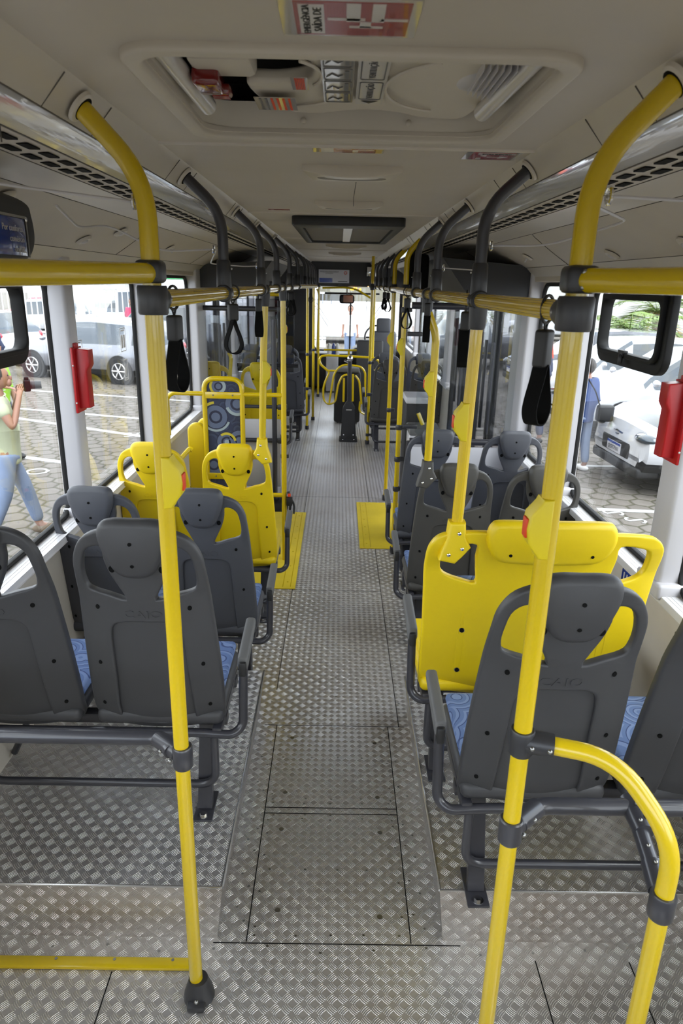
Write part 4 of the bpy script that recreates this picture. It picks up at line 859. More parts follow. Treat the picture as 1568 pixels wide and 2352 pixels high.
ob('number', text('8', .07, .002, fn=lambda u, v, d: (-.93 + u, 4.765 - d, .55 + v)), 'ink', kids(t)[-1], False)
b = B(); box(b, -1.12, -.86, 4.62, 4.84, .009, .46, .01); ob('bracket', b, 'dark_plastic', t)
t = thing('belt_retractor', 'black seat belt straps and holder by the left window', 'belt')
b = B(); box(b, -1.145, -1.105, 4.33, 4.37, 1.0, 1.09, .006); box(b, -1.14, -1.125, 4.29, 4.31, .95, 1.3, .004); ob('holder', b, 'dark_plastic', t)
b = B(); tube(b, [(-1.125, 4.34, 1.0), (-1.12, 4.33, .62)], .008, 6); tube(b, [(-1.12, 4.36, 1.0), (-1.06, 4.38, .62)], .010, 6); ob('strap', b, 'strap_fabric', t)
b = B(); tube(b, [(-1.08, 4.40, .72), (-.99, 4.5, .82), (-.97, 4.5, .81)], .017, 10, .02); ob('handle', b, 'yellow_plastic', t)
def mat_(name, x0, x1, y0, y1, lab):
    t = thing(name, lab, 'floor mat'); b = B(); box(b, x0, x1, y0, y1, .0005, .007, .002); ob('mat', b, 'yellow_mat', t)
    b = B(); e = x1 if x0 < 0 else x0; s = -1 if x0 < 0 else 1
    for q in (.03, .08): box(b, min(e + s * q, e + s * (q + .004)), max(e + s * q, e + s * (q + .004)), y0 + .02, y1 - .02, .0065, .0085)
    for k in range(6): cyl(b, (e + s * .055, y0 + .1 + k * (y1 - y0 - .2) / 5, .007), (e + s * .055, y0 + .1 + k * (y1 - y0 - .2) / 5, .0085), .006, 8)
    ob('edging', b, 'yellow_paint', t)
mat_('floor_mat', -1.15, -.253, 4.06, 5.62, 'large yellow floor mat in the wheelchair space on the left'); mat_('floor_mat', .19, .72, 4.80, 5.94, 'yellow floor mat in the aisle at the right door')
b = B(); box(b, -.98, -.42, 5.64, 6.05, .0006, .012, .003); tag(ob('door_mat', b, 'rubber'), 'dark rubber mat beyond the yellow mat at the left door', 'floor mat')
# ------------------------------------------------------------------ door areas and partitions
def door(n, side, ya, yb, lab, leaves=2):
    t = thing('door_%d' % n, lab, None, kind='structure'); x = X0 + side * 1.205; w_ = (yb - ya) / leaves
    for k in range(leaves):
        a, c = ya + k * w_ + .01, ya + (k + 1) * w_ - .01
        b = flat([rrect(a, c, .03, 1.85, .02), rrect(a + .085, c - .085, .14, 1.76, .05)], .02, .006, 1, fn=lambda u, v, d: (x + d, u, v)); lf = ob('door_leaf', b, 'dark_plastic', t)
        b = flat([rrect(a + .08, c - .08, .135, 1.765, .05)], .003, 0, 0, fn=lambda u, v, d: (x + d, u, v)); ob('pane', b, 'door_glass', lf, False)
        b = B(); tube(b, [(x - side * .05, (a + .12 if k % 2 else c - .12), .8), (x - side * .05, (a + .12 if k % 2 else c - .12), 1.5)], .014, 10); ob('handle', b, 'grey_tube', lf)
door(1, 1, 4.74, 7.38, 'dark framed glass folding door on the right', 4); door(2, -1, 6.12, 7.68, 'dark framed glass folding door on the left', 2)
b = B(); 
v = [b.verts.new(q) for q in ((.62, 4.40, 2.06), (1.165, 4.40, 2.02), (1.165, 4.40, 1.83), (.80, 4.40, 1.83))]; w2 = [b.verts.new((p.co.x, 7.6, p.co.z)) for p in v]
b.faces.new(v); b.faces.new(w2[::-1])
for k in range(4): b.faces.new((v[k], w2[k], w2[(k + 1) % 4], v[(k + 1) % 4]))
tag(ob('door_header', b, 'header_plastic', None, False), 'dark angular cover over the right door mechanism', 'door header')
b = B(); v = [b.verts.new(q) for q in ((-.55, 5.88, 2.06), (-1.14, 5.88, 2.02), (-1.14, 5.88, 1.84), (-.72, 5.88, 1.84))]; w2 = [b.verts.new((p.co.x, 7.8, p.co.z)) for p in v]
b.faces.new(v[::-1]); b.faces.new(w2)
for k in range(4): b.faces.new((v[(k + 1) % 4], w2[(k + 1) % 4], w2[k], v[k]))
tag(ob('door_header', b, 'header_plastic', None, False), 'dark cover over the left door mechanism', 'door header')
b = B(); box(b, .46, .605, 4.9, 5.2, 1.86, 2.10, .03); box(b, .51, .55, 5.0, 5.1, 2.08, 2.165); tag(ob('speaker_box', b, 'black'), 'black box under the ceiling beside the right door header', 'box')
t = thing('door_partition', 'white and glass partition before the right door', 'partition')
b = B(); box(b, .50, 1.19, 4.50, 4.53, .02, .865, .006); ob('lower_panel', b, 'light_panel', t)
b = B(); tube(b, [(.49, 4.515, .90), (1.19, 4.515, .90)], .022, 14); tube(b, [(.46, 4.515, 1.775), (1.19, 4.515, 1.775)], .022, 14); tube(b, [(.485, 4.515, .0), (.485, 4.515, .9)], .018, 12); ob('frame', b, 'grey_tube', t)
b = flat([rrect(.52, 1.17, .945, 1.745, .03)], .004, .001, 1, fn=lambda u, v, d: (u, 4.515 + d, v)); ob('pane', b, 'partition_glass', t, False)
b = B()
for z in (1.60, 1.0): box(b, .44, .535, 4.50, 4.53, z - .014, z + .014, .004)
ob('glass_clamp', b, 'clamp_plastic', t)
t = thing('door_partition', 'white and glass partition between the wheelchair space and the left door', 'partition')
b = B(); box(b, -1.18, -.50, 6.0, 6.03, .12, .74, .012); ob('lower_panel', b, 'light_panel', t)
b = B(); tube(b, [(-1.18, 5.96, 1.68), (-.475, 5.96, 1.68)], .021, 14); tube(b, [(-1.1, 5.96, .56), (-.475, 5.96, .56)], .02, 14); tube(b, [(-1.1, 5.96, .86), (-.475, 5.96, .86)], .016, 14); ob('frame', b, 'grey_tube', t)
b = flat([rrect(-1.14, -.52, .84, 1.62, .03)], .004, .001, 1, fn=lambda u, v, d: (u, 6.01 + d, v)); ob('pane', b, 'partition_glass', t, False)
b = B()
for z in (1.68, .56, .86): box(b, -.52, -.44, 5.93, 5.975, z - .022, z + .022, .004)
ob('tube_clamp', b, 'clamp_plastic', t)
b = B(); tube(b, [(-1.19, 6.0, 1.80), (-.47, 6.0, 1.80)], .0175, 14); tag(ob('cross_rail', b, 'yellow_paint'), 'thick yellow cross rail above the left glass partition', 'handrail')
b = B(); tube(b, [(-.95, 6.05, 1.31), (-.93, 6.05, 1.27), (-.95, 6.05, 1.05)], .016, 10, .02); tag(ob('stub_rail', b, 'yellow_paint'), 'small yellow hooked handle rising behind the wheelchair backrest', 'handle')
t = thing('door_partition', 'white lower panel and glass screen beyond the left door', 'partition')
b = B(); box(b, -1.18, -.70, 7.85, 7.88, .12, .92, .03, 4); ob('lower_panel', b, 'light_panel', t)
b = B(); tube(b, [(-1.18, 7.84, 1.0), (-.45, 7.84, 1.0)], .02, 12); tube(b, [(-1.18, 7.84, .3), (-.45, 7.84, .3)], .02, 12); tube(b, [(-.66, 7.86, .05), (-.66, 7.86, 1.7)], .022, 12); box(b, -1.15, -.5, 7.85, 7.87, .93, .99, .01); ob('frame', b, 'dark_plastic', t)
b = flat([rrect(-1.15, -.5, 1.02, 1.72, .04)], .004, .001, 1, fn=lambda u, v, d: (u, 7.86 + d, v)); ob('pane', b, 'door_glass', t, False)
t = thing('equipment_box', 'pale equipment cabinet with a grey top beside the right door pole', 'cabinet')
b = B(); box(b, .50, .68, 4.95, 5.2, 0, 1.08, .008); ob('body', b, 'dark_plastic', t)
b = B(); box(b, .495, .69, 4.93, 5.22, 1.08, 1.13, .012); box(b, .66, .69, 4.93, 4.96, .5, 1.1, .004); ob('top', b, 'light_panel', t)
t = thing('fare_cabinet', 'low white cabinet standing before the right door partition glass', 'cabinet')
b = B(); box(b, .50, .70, 4.60, 4.82, .0, .92, .01); ob('body', b, 'light_panel', t)
b = B(); box(b, .495, .71, 4.59, 4.83, .92, .97, .01); ob('lid', b, 'armrest_plastic', t)
b = B(); tube(b, [(.60, 4.72, .97), (.565, 4.74, 1.05)], .014, 10); tag(ob('stub_rail', b, 'yellow_paint'), 'short slanted yellow stub handle above the low white cabinet', 'handle')
# ------------------------------------------------------------------ validator column and turnstile
t = thing('validator_column', 'dark grey column on a tapered base standing in the middle of the aisle', 'column')
bx_, by_ = .145, 8.55
b = B(); v = [(-.10, -.09, 0), (.10, -.09, 0), (.10, .09, 0), (-.10, .09, 0), (-.075, -.07, .42), (.075, -.07, .42), (.075, .07, .42), (-.075, .07, .42), (-.03, -.03, .50), (.03, -.03, .50), (.03, .03, .50), (-.03, .03, .50)]
vs = [b.verts.new((bx_ + x, by_ + y, z + .001)) for x, y, z in v]
for o in (0, 4):
    for k in range(4): b.faces.new((vs[o + k], vs[o + (k + 1) % 4], vs[o + 4 + (k + 1) % 4], vs[o + 4 + k]))
b.faces.new(vs[8:]); b.faces.new(vs[:4][::-1]); bmesh.ops.bevel(b, geom=b.edges[:], offset=.008, segments=2, affect='EDGES'); box(b, bx_ - .115, bx_ + .115, by_ - .105, by_ + .105, 0, .035, .008); ob('base', b, 'header_plastic', t)
b = B(); tube(b, [(bx_, by_, .48), (bx_ - .002, by_, 1.0)], .026, 14); ob('post', b, 'grey_tube', t)
b = B(); box(b, bx_ - .035, bx_ + .035, by_ - .072, by_ - .068, .395, .41); ob('label_plate', b, 'sticker_white', t)
b = B(); ball(b, (bx_, by_, 1.02), .035, 1, 1, 1.2, 14); tube(b, [(bx_, by_, .97), (bx_ - .07, by_, 1.0)], .014, 8); ob('head', b, 'chrome', t)
balls('bolt', [(bx_ + x, by_ - .098, z) for x, z in ((-.06, .09), (.06, .09), (-.07, .03), (.07, .03))], .009, 'chrome', kids(t)[0])
t = thing('turnstile', 'yellow tubular turnstile with rounded hoops across the aisle', 'turnstile')
def q2(X, Y, y=9.5): px, v = 700 + X / 6.03, 780 + Y / 6.03; k = y / 9.5; return ((px - 776.5) / 168 * k, y, 1.9 + (.88 - (v - 830) * .0058 - 1.9) * k)
b = B(); tube(b, [q2(*p) for p in ((330, 440), (205, 335), (205, 235), (300, 215), (960, 235), (1050, 300), (1010, 390), (900, 470))], .016, 10, .12, 6); ob('top_hoop', b, 'yellow_paint', t)
for pts in (((330, 430), (335, 460), (255, 660), (265, 850), (330, 920), (430, 880), (465, 620), (520, 500), (590, 480)), ((345, 890), (410, 440), (530, 335), (780, 365), (840, 440), (850, 900)), ((700, 490), (760, 560), (800, 900)), ((545, 530), (545, 870)), ((670, 470), (675, 860)), ((905, 470), (970, 680), (940, 920)), ((780, 860), (770, 1010), (870, 1055)), ((310, 430), (430, 430))):
    b = B(); tube(b, [q2(*p) for p in pts], .014, 10, .09, 5); ob('hoop', b, 'yellow_paint', t)
b = B(); box(b, -.05, .32, 9.62, 9.9, .02, .72, .03); ob('mechanism', b, 'dark_plastic', t)
b = B(); box(b, -.02, .30, 9.6, 9.92, .72, .78, .02); ob('top_plate', b, 'armrest_plastic', t)
# ------------------------------------------------------------------ front end
t = thing('dashboard', 'dark dashboard below the windshield', 'dashboard')
b = B(); box(b, -1.15, 1.2, 12.9, 13.45, .02, .66, .06, 3); box(b, .25, 1.15, 12.6, 13.2, .55, .80, .07, 3); ob('body', b, 'dark_plastic', t)
t = thing('driver_seat', 'tall grey driver seat at the right front', 'seat', (.75, 11.9, 0))
b = B(); box(b, -.22, .22, -.12, 0, .5, 1.15, .05, 3); box(b, -.12, .12, -.12, -.02, 1.12, 1.36, .04, 3); ob('backrest', b, 'grey_plastic_light', t)
b = B(); box(b, -.22, .22, -.05, .4, .42, .52, .04, 3); box(b, -.15, .15, .05, .3, 0, .42, .03); ob('seat', b, 'grey_plastic', t)
t = thing('steering_wheel', 'black steering wheel behind the right yellow poles', 'steering wheel')
b = B(); P = [(.68 + .22 * math.cos(a), 12.42 + .08 * math.sin(a), 1.0 + .20 * math.sin(a)) for a in [2 * PI * k / 28 for k in range(28)]]; tube(b, P, .015, 8, closed=True); ob('rim', b, 'dark_plastic', t)
b = B(); tube(b, [(.48, 12.42, 1.0), (.88, 12.42, 1.0)], .014, 8); tube(b, [(.68, 12.42, 1.0), (.68, 12.5, .75)], .03, 8); ob('column', b, 'dark_plastic', t)
b = B(); box(b, .30, .72, 11.3, 11.5, .0, 1.03, .03, 3); tag(ob('cash_desk', b, 'header_plastic'), 'dark grey cabinet block beside the driver area', 'cabinet')
b = B(); tube(b, [(-.25, 12.1, .80), (.40, 12.1, .80), (.40, 12.1, .0)], .018, 10, .04); tube(b, [(.18, 12.1, .8), (.18, 12.1, .0)], .018, 8); tag(ob('barrier_rail', b, 'yellow_paint'), 'horizontal yellow barrier rail below the windshield', 'handrail')
b = B(); box(b, -.22, .0, 12.5, 12.8, .02, .66, .02); tag(ob('engine_cover', b, 'light_panel'), 'pale grey cover box behind the turnstile', 'cabinet')
for k, (x, z, m_) in enumerate(((-.17, .752, 'white'), (-.09, .752, 'blue_sticker'), (-.02, .752, 'white'))):
    b = B(); tube(b, [(x, 12.6, z - .09), (x, 12.6, z + .06), (x, 12.6, z + .12)], 0, 12, radii=[.035, .035, .015]); tag(ob('bottle', b, m_), ('white bottle on the pale cover box, leftmost of three', 'blue bottle on the pale cover box, middle of three', 'white bottle on the pale cover box, rightmost of three')[k], 'bottle')
t = thing('notice_board', 'white notice with a blue patch on the dark front header', 'sign')
b = B(); box(b, -.34, .15, 11.60, 11.612, 1.90, 2.10); ob('board', b, 'light_panel', t)
b = B(); box(b, -.33, -.12, 11.595, 11.6, 1.905, 1.97); ob('blue_patch', b, 'blue_sticker', t)
b = B(); P = [(.09 + .022 * math.cos(a), 11.597, 2.055 + .022 * math.sin(a)) for a in [2 * PI * k / 14 for k in range(14)]]; tube(b, P, .004, 6, closed=True); ob('red_ring', b, 'red_label', t)
ob('lettering', text('AVISO AOS PASSAGEIROS\nLOTAÇÃO', .026, .0005, fn=lambda u, v, d: (-.17 + u, 11.598 - d, 2.055 + v)), 'ink', t, False)
b = B(); box(b, -.03, .12, 11.597, 11.6, 1.915, 1.93); ob('small_print', b, 'ink_grey', t)
t = thing('convex_mirror', 'rectangular driver mirror at the top right of the header', 'mirror')
b = B(); box(b, .42, .60, 11.5, 11.54, 2.0, 2.16, .03, 3); ob('housing', b, 'dark_plastic', t); b = B(); box(b, .43, .59, 11.495, 11.502, 2.01, 2.15, .003); ob('glass', b, 'chrome', t)
t = thing('interior_mirror', 'dark interior mirror hanging before the windshield', 'mirror')
b = B(); box(b, .0, .27, 12.9, 12.94, 1.55, 1.70, .04, 3); tube(b, [(.135, 12.92, 1.70), (.135, 12.92, 1.84)], .01, 8); ob('housing', b, 'dark_plastic', t); b = B(); box(b, .07, .24, 12.892, 12.9, 1.57, 1.69, .003); ob('glass', b, 'skin', t)  # mirror glass is painted a flat tone in place of a reflection
t = thing('indicator_lamps', 'row of glowing amber lamps under the front header', 'lamp')
for x, s in ((.21, .02), (.24, .02), (.26, .012), (.37, .018), (.30, .012)): b = B(); ball(b, (x, 12.85, 1.80 + (.02 if s < .015 else 0)), s, seg=10); ob('lamp', b, 'led', t)
t = thing('front_grab_frame', 'curved yellow grab frame around the front entrance', 'handrail')
b = B(); tube(b, [(-.38, 12.5, .7), (-.36, 12.5, 1.72), (-.40, 12.5, 1.80)], .017, 10, .1); tube(b, [(-.30, 12.5, 1.815), (.12, 12.5, 1.83), (.30, 12.5, 1.80), (.62, 12.5, 1.62)], .018, 10, .12); ob('tube', b, 'yellow_paint', t)
t = thing('windshield_wiper', 'thin dark wiper arms folded behind the windshield', 'wiper')
for x0, s in ((-.15, -1), (.52, 1)): b = B(); tube(b, [(x0 + s * .30, 13.58, 1.55), (x0, 13.58, 1.12), (x0 - .0, 13.58, 1.6)], .007, 6); tube(b, [(x0 + s * .33, 13.58, 1.5), (x0 + s * .06, 13.58, 1.10)], .005, 6); ob('arm', b, 'dark_plastic', t)

# ------------------------------------------------------------------ outside
b = B(); box(b, -70, 70, -30, 110, GZ - .1, GZ); struct('ground', b, 'hex_paving', 'hexagonal concrete paving of the yard')
def line(x0, y0, x1, y1, w_, lab, grp='painted parking lines'):
    a = Vector((x0, y0, 0)); c = Vector((x1, y1, 0)); d = (c - a).normalized(); n = Vector((-d.y, d.x, 0)) * w_ / 2; b = B()
    vs = [b.verts.new((p.x, p.y, z)) for z in (GZ + .001, GZ + .006) for p in (a + n, c + n, c - n, a - n)]
    b.faces.new(vs[4:]); b.faces.new(vs[:4][::-1])
    for k in range(4): b.faces.new((vs[k], vs[(k + 1) % 4], vs[4 + (k + 1) % 4], vs[4 + k]))
    tag(ob('parking_line', b, 'line_paint', None, False), lab, 'parking line', grp)
line(-9.5, 15.9, -3.0, 14.2, .12, 'white parking line on the left just beyond the front of the silver hatchback'); line(-9.5, 14.0, -2.8, 12.0, .12, 'white parking line on the left, next one towards the bus')
line(-6.0, 12.2, -2.6, 10.5, .12, 'white parking line on the left behind the red hammer'); line(-5.2, 9.6, -3.6, 9.0, .12, 'short white parking line beside the photographer')
line(3.0, 7.42, 4.6, 7.30, .10, 'white parking line on the right in front of the painted letters'); line(3.4, 9.42, 5.5, 9.45, .10, 'white parking line between the two nearest white cars')
for (x, y, s_, lb, rz) in ((-3.95, 8.5, 'SO', 'white painted letters on the paving beside the photographer', .4), (3.30, 7.05, 'S', 'nearer white painted letter on the paving at the right', 1.2), (3.15, 7.32 - .02, 'S', 'farther white painted letter on the paving at the right', 1.2), (-3.2, 10.9, 'SO', 'white painted letters on the paving beyond the left window pillar', .4)):
    c_, s2_ = math.cos(rz), math.sin(rz); o = ob('painted_letters', text(s_, .42 if s_ == 'SO' else .34, .003, fn=lambda u, v, d: (x + u * c_ - v * s2_, y + u * s2_ + v * c_, GZ + .004 + d)), 'line_paint', None, False); tag(o, lb, 'road marking')
def car(lab, x, y, rz, m_, L=4.1, W=1.72, H=1.48, kind='hatch', face=False, grp=None, det=True):
    t = thing('car', lab, 'car', (x, y, GZ), rz, grp); h = L / 2; hw = W / 2
    # stations: x, half width, low z, belt z, roof z
    if kind == 'pickup': st = [(-h, .82, .5, .95, .97), (-h + .1, .97, .42, 1.0, 1.0), (-.5, 1, .35, 1.0, 1.0), (-.42, 1, .35, 1.0, 1.35), (-.2, 1, .35, .98, 1.0 * H), (.4, 1, .35, .96, 1.0 * H), (1.0, 1, .35, .94, 1.02), (h - .15, .96, .4, .85, .88), (h, .82, .5, .6, .62)]
    elif kind == 'suv': st = [(-h, .82, .42, .95, .97), (-h + .08, .95, .35, .98, 1.1), (-h + .42, 1, .28, .98, H - .04), (-.4, 1, .28, .96, H), (.35, 1, .28, .93, H - .03), (1.02, 1, .28, .92, .99), (h - .35, .97, .3, .86, .92), (h - .06, .90, .3, .72, .78), (h, .80, .35, .5, .6)]
    else: st = [(-h, .80, .40, .78, .80), (-h + .07, .94, .30, .90, 1.0), (-h + .45, 1, .22, .92, H - .05), (-.45, 1, .2, .90, H), (.25, 1, .2, .87, H - .03), (.98, 1, .2, .86, .93), (h - .4, .97, .22, .78, .84), (h - .08, .90, .22, .62, .70), (h, .80, .28, .45, .54)]
    # resample
    S_ = []
    for i in range(len(st) - 1):
        n = 5
        for k in range(n): f = k / n; S_.append([st[i][j] * (1 - f) + st[i + 1][j] * f for j in range(5)])
    S_.append(list(st[-1])); bm = B(); R_ = []
    for (sx, w_, zl, zb, zr) in S_:
        g = zr - zb > .12; wt = hw * w_; wr = wt * (.80 if g else .93); top = zr
        R_.append([bm.verts.new((sx, s * px, pz)) for s, seq in ((-1, ((0, zl), (wt * .88, zl), (wt * .97, zl + .12), (wt, (zl + zb) / 2), (wt * .985, zb - .08), (wt * .94, zb), (wr, max(zb + .005, top - .06)), (wr * .88, top + .005), (0, top + .03))),) for px, pz in seq] + [bm.verts.new((sx, px, pz)) for px, pz in ((wr * .88, top + .005), (wr, max(zb + .005, top - .06)), (wt * .94, zb), (wt * .985, zb - .08), (wt, (zl + zb) / 2), (wt * .97, zl + .12), (wt * .88, zl))])
    n = len(R_[0])
    for i in range(len(R_) - 1):
        g = (S_[i][4] - S_[i][3] > .12) and (S_[i + 1][4] - S_[i + 1][3] > .12); slope = abs(S_[i + 1][4] - S_[i][4]) / max(1e-4, abs(S_[i + 1][0] - S_[i][0]))
        for k in range(n):
            f = bm.faces.new((R_[i][k], R_[i][(k + 1) % n], R_[i + 1][(k + 1) % n], R_[i + 1][k])); mi = 0
            pil = (i % 10 == 0)
            if g and k in (5, 10) and not pil: mi = 1
            if slope > .30 and k in (6, 7, 8, 9) and S_[i][4] > .86 and (S_[i][4] + S_[i + 1][4]) / 2 > S_[i][3] + .04: mi = 1
            if k in (0, 1, 14, 15): mi = 2
            f.material_index = mi
    bm.faces.new(R_[0][::-1]); bm.faces.new(R_[-1])
    bd = ob('body', bm, [m_, 'car_glass', 'dark_plastic'], t, True, .5)
    wb = L * .31
    for sx in (-wb, wb):
        for s in (-1, 1):
            b = B(); cyl(b, (sx, s * (hw - .12), .32), (sx, s * (hw + .004), .32), .36, 24); ob('wheel_arch', b, 'dark_plastic', t)
            b = B(); tube(b, [(sx, s * (hw - .18), .31), (sx, s * (hw - .17), .31), (sx, s * (hw - .0), .31), (sx, s * (hw + .015), .31)], 0, 24, radii=[.26, .31, .31, .29]); wl = ob('wheel', b, 'tyre', t)
            b = B(); cyl(b, (sx, s * (hw + .012), .31), (sx, s * (hw + .018), .31), .20, 20, mi=1)
            for q in range(6): a = q * PI / 3; tube(b, [(sx, s * (hw + .02), .31), (sx + .19 * math.cos(a), s * (hw + .02), .31 + .19 * math.sin(a))], .022, 6)
            P = [(sx + .19 * math.cos(a), s * (hw + .02), .31 + .19 * math.sin(a)) for a in [2 * PI * q / 20 for q in range(20)]]; tube(b, P, .014, 6, closed=True); ob('rim', b, ['aluminium', 'dark_plastic'], wl)
    if not det: return t
    for s in (-1, 1):
        b = B(); box(b, .80, .95, s * hw * .98 - .02 if s < 0 else s * hw * .98, s * hw * .98 + (.0 if s < 0 else .14) if s > 0 else -hw * .98, .92, 1.03, .02) if False else ball(b, (.86, s * (hw * .98 + .07), .98), .07, .8, 1.3, .8, 10); ob('side_mirror', b, m_, t)
        b = B(); ball(b, (h - .10, s * hw * .70, .70 if kind == 'suv' else .62), .13, 1.05, 1.5, .55, 16); hl_ = ob('headlamp', b, 'car_glass', t); b = B(); ball(b, (h + .0, s * hw * .66, .70 if kind == 'suv' else .62), .04, .9, 1.2, .8, 10); ob('bulb', b, 'headlamp', hl_)
        b = B(); ball(b, (-h + .06, s * hw * .78, .82), .1, .6, 1, 1, 12); ob('tail_lamp', b, 'car_red', t)
    b = B(); box(b, h - .10, h + .008, -.44, .44, .36, .60, .05, 3); gr = ob('grille', b, 'dark_plastic', t)
    b = B(); box(b, h - .3, h + .01, -hw * .78, hw * .78, .20, .34, .04, 3)
    for s in (-1, 1): box(b, h - .25, h - .04, s * hw * .62 - .12, s * hw * .62 + .12, .27, .42, .03, 2)
    ob('bumper_insert', b, 'dark_plastic', t)
    b = B(); box(b, h + .01, h + .024, -.20, .20, .40, .53, .004); pl_ = ob('number_plate', b, 'light_panel', t); b = B(); box(b, h + .024, h + .026, -.20, .20, .50, .53); ob('band', b, 'blue_sticker', pl_)
    if face: ob('characters', text('QOT7161', .075, .001, fn=lambda u, v, d: (h + .026 + d, u, .45 + v)), 'ink', pl_, False)
    b = B(); tube(b, [(h - .13, -.52, .70), (h - .02, -.12, .66), (h - .0, 0, .68), (h - .02, .12, .66), (h - .13, .52, .70)], .014, 6); tube(b, [(h - .11, -.50, .66), (h - .0, 0, .63), (h - .11, .50, .66)], .011, 6); ob('chrome_trim', b, 'chrome', t)
    return t
car('silver hatchback seen side on through the left windows', -6.05, 17.65, PI - .38, 'car_silver', 4.25, 1.78, 1.46)
car('dark roofed grey estate car parked behind the silver hatchback', -5.6, 22.2, PI - .25, 'car_dark', 4.7, 1.85, 1.68, 'suv'); car('white car with a bright bonnet behind the silver hatchback at the left', -10.9, 20.6, PI - .4, 'car_white', 4.4, 1.8, 1.45)
car('white sedan beyond the fence at the left', -12.8, 30.5, PI, 'car_white', det=False); car('red car beyond the fence above the left red hammer', -14.2, 34, PI, 'car_red', det=False); car('white van like car beyond the fence near the pink shirt', -9.6, 33, PI, 'car_white', 4.6, 1.9, 1.9, 'suv', det=False); car('red car beyond the fence near the pink shirt', -5.0, 35.5, PI, 'car_red', det=False); car('grey car at the far left beyond the fence', -20.0, 34.5, PI, 'car_silver', det=False)
car('white crossover with a blue banded plate, nearest at the right', 5.72, 8.75, PI + .03, 'car_white', 4.2, 1.78, 1.54, 'suv', True); car('white car parked directly behind the white crossover', 5.95, 11.9, PI, 'car_white', 4.1, 1.74, 1.46)
car('white car third in the right row', 6.1, 14.6, PI, 'car_white', 4.1, 1.74, 1.46); car('dark grey pickup beyond the right door', 3.9, 21.5, PI + .2, 'car_dark', 5.0, 1.9, 1.75, 'pickup'); car('black car fourth in the right row', 6.3, 17.2, PI, 'car_dark', 4.1, 1.74, 1.46)
car('white pickup far behind the palm at the upper right', 13.2, 21.6, PI, 'car_white', 5.0, 1.9, 1.75, 'pickup'); car('white car at the far right beyond the pickup', 9.8, 34, PI - .3, 'car_white', det=False)
t = thing('fence', 'long pale railing fence behind the parked cars on the left', 'fence')
b = B()
for k in range(98): x = -22 + k * .22; box(b, x, x + .035, 27.5, 27.53, GZ, 1.55)
tag(ob('bar', b, 'fence_paint', t), None, None, None, 'stuff'); b = B(); box(b, -22, -.5, 27.48, 27.55, 1.50, 1.56); box(b, -22, -.5, 27.48, 27.55, -.2, -.12); ob('rail', b, 'fence_paint', t)
b = B(); box(b, -22, -.5, 27.3, 27.7, GZ, -.25); ob('kerb', b, 'building', t)
b = B(); tube(b, [(-8.7, 24, GZ), (-8.7, 24, 5)], .13, 14); tag(ob('lamp_post', b, 'pillar_grey'), 'grey lamp post before the fence on the left', 'lamp post')
b = B(); box(b, -20, -2, 46, 50, GZ, 5.0); tag(ob('building', b, 'building'), 'pale building far behind the fence on the left', 'building')
b = B(); box(b, 9, 30, 42, 46, GZ, 4.0); tag(ob('building', b, 'building'), 'pale building far behind the palm on the right', 'building')
t = thing('white_backdrop', 'long low white block added to fill the windshield view with brightness', 'backdrop')  # white block added to stand in for the blown-out brightness ahead
b = B(); box(b, -5, 7, 29, 31.4, -.25, 1.1, .10, 3); box(b, -4.9, 6.9, 29.2, 31.2, 1.05, 1.15, .04); ob('body', b, 'white', t)
for x in (-2.8, 4.4): b = B(); cyl(b, (x, 28.98, 0), (x, 29.3, 0), .5, 24); ob('wheel', b, 'tyre', t)
b = B(); box(b, -1.5, 8, 52, 56, GZ, 7.0); tag(ob('building', b, 'building_tan'), 'tan building far away, seen above the white backdrop through the windshield', 'building')
t = thing('parked_bus', 'green striped bus far behind the fence at the left', 'bus')
b = B(); box(b, -9.5, -6.6, 38, 44, -.2, 2.8, .12, 3); ob('body', b, 'white', t); b = B(); box(b, -9.5, -6.6, 37.98, 38.02, 1.9, 2.3); ob('stripe', b, 'green_paint', t)
def palm(lab, x, y, h, n=16, sc=1.0, seed=1):
    rnd = random.Random(seed); t = thing('palm', lab, 'palm', (x, y, GZ)); b = B(); tube(b, [(0, 0, 0), (.05, 0, h * .5), (0, .05, h)], .11, 10, .2); ob('trunk', b, 'bark', t)
    for mi, nm in ((0, 'leaf'), (1, 'leaf_dry')):
        b = B()
        for k in range(n):
            if (k % 4 == 3) != (mi == 1): continue
            a = 2 * PI * k / n + rnd.uniform(-.2, .2); up = rnd.uniform(.1, .95) if mi == 0 else rnd.uniform(-.7, .2); L = sc * rnd.uniform(1.1, 1.6); P = []
            for j in range(9): f = j / 8; P.append(Vector((math.cos(a) * L * f, math.sin(a) * L * f, h + up * L * f - .75 * L * f * f)))
            tube(b, P, .012, 4)
            for j in range(1, 9):
                for s in (-1, 1):
                    for q in (0, .5):
                        p0 = P[j - 1].lerp(P[j], q); sd = Vector((-math.sin(a), math.cos(a), 0)) * s; tip = p0 + sd * .36 * sc + Vector((math.cos(a), math.sin(a), -.5)) * .16; w_ = Vector((math.cos(a), math.sin(a), .3)) * .03
                        v = [b.verts.new(p0 - w_), b.verts.new(p0 + w_), b.verts.new(tip)]; b.faces.new(v)
        ob('fronds', b, nm, t, False)['kind'] = 'stuff'
palm('leafy palm standing beyond the right hopper window', 8.0, 19.4, 1.35, 24, 1.15, 3); palm('second yellowish palm at the right behind the first', 11.0, 24.6, 1.7, 24, 1.5, 5); palm('small green palm far behind the door at the right', 4.6, 26, 1.8, 18, 1.3, 8)

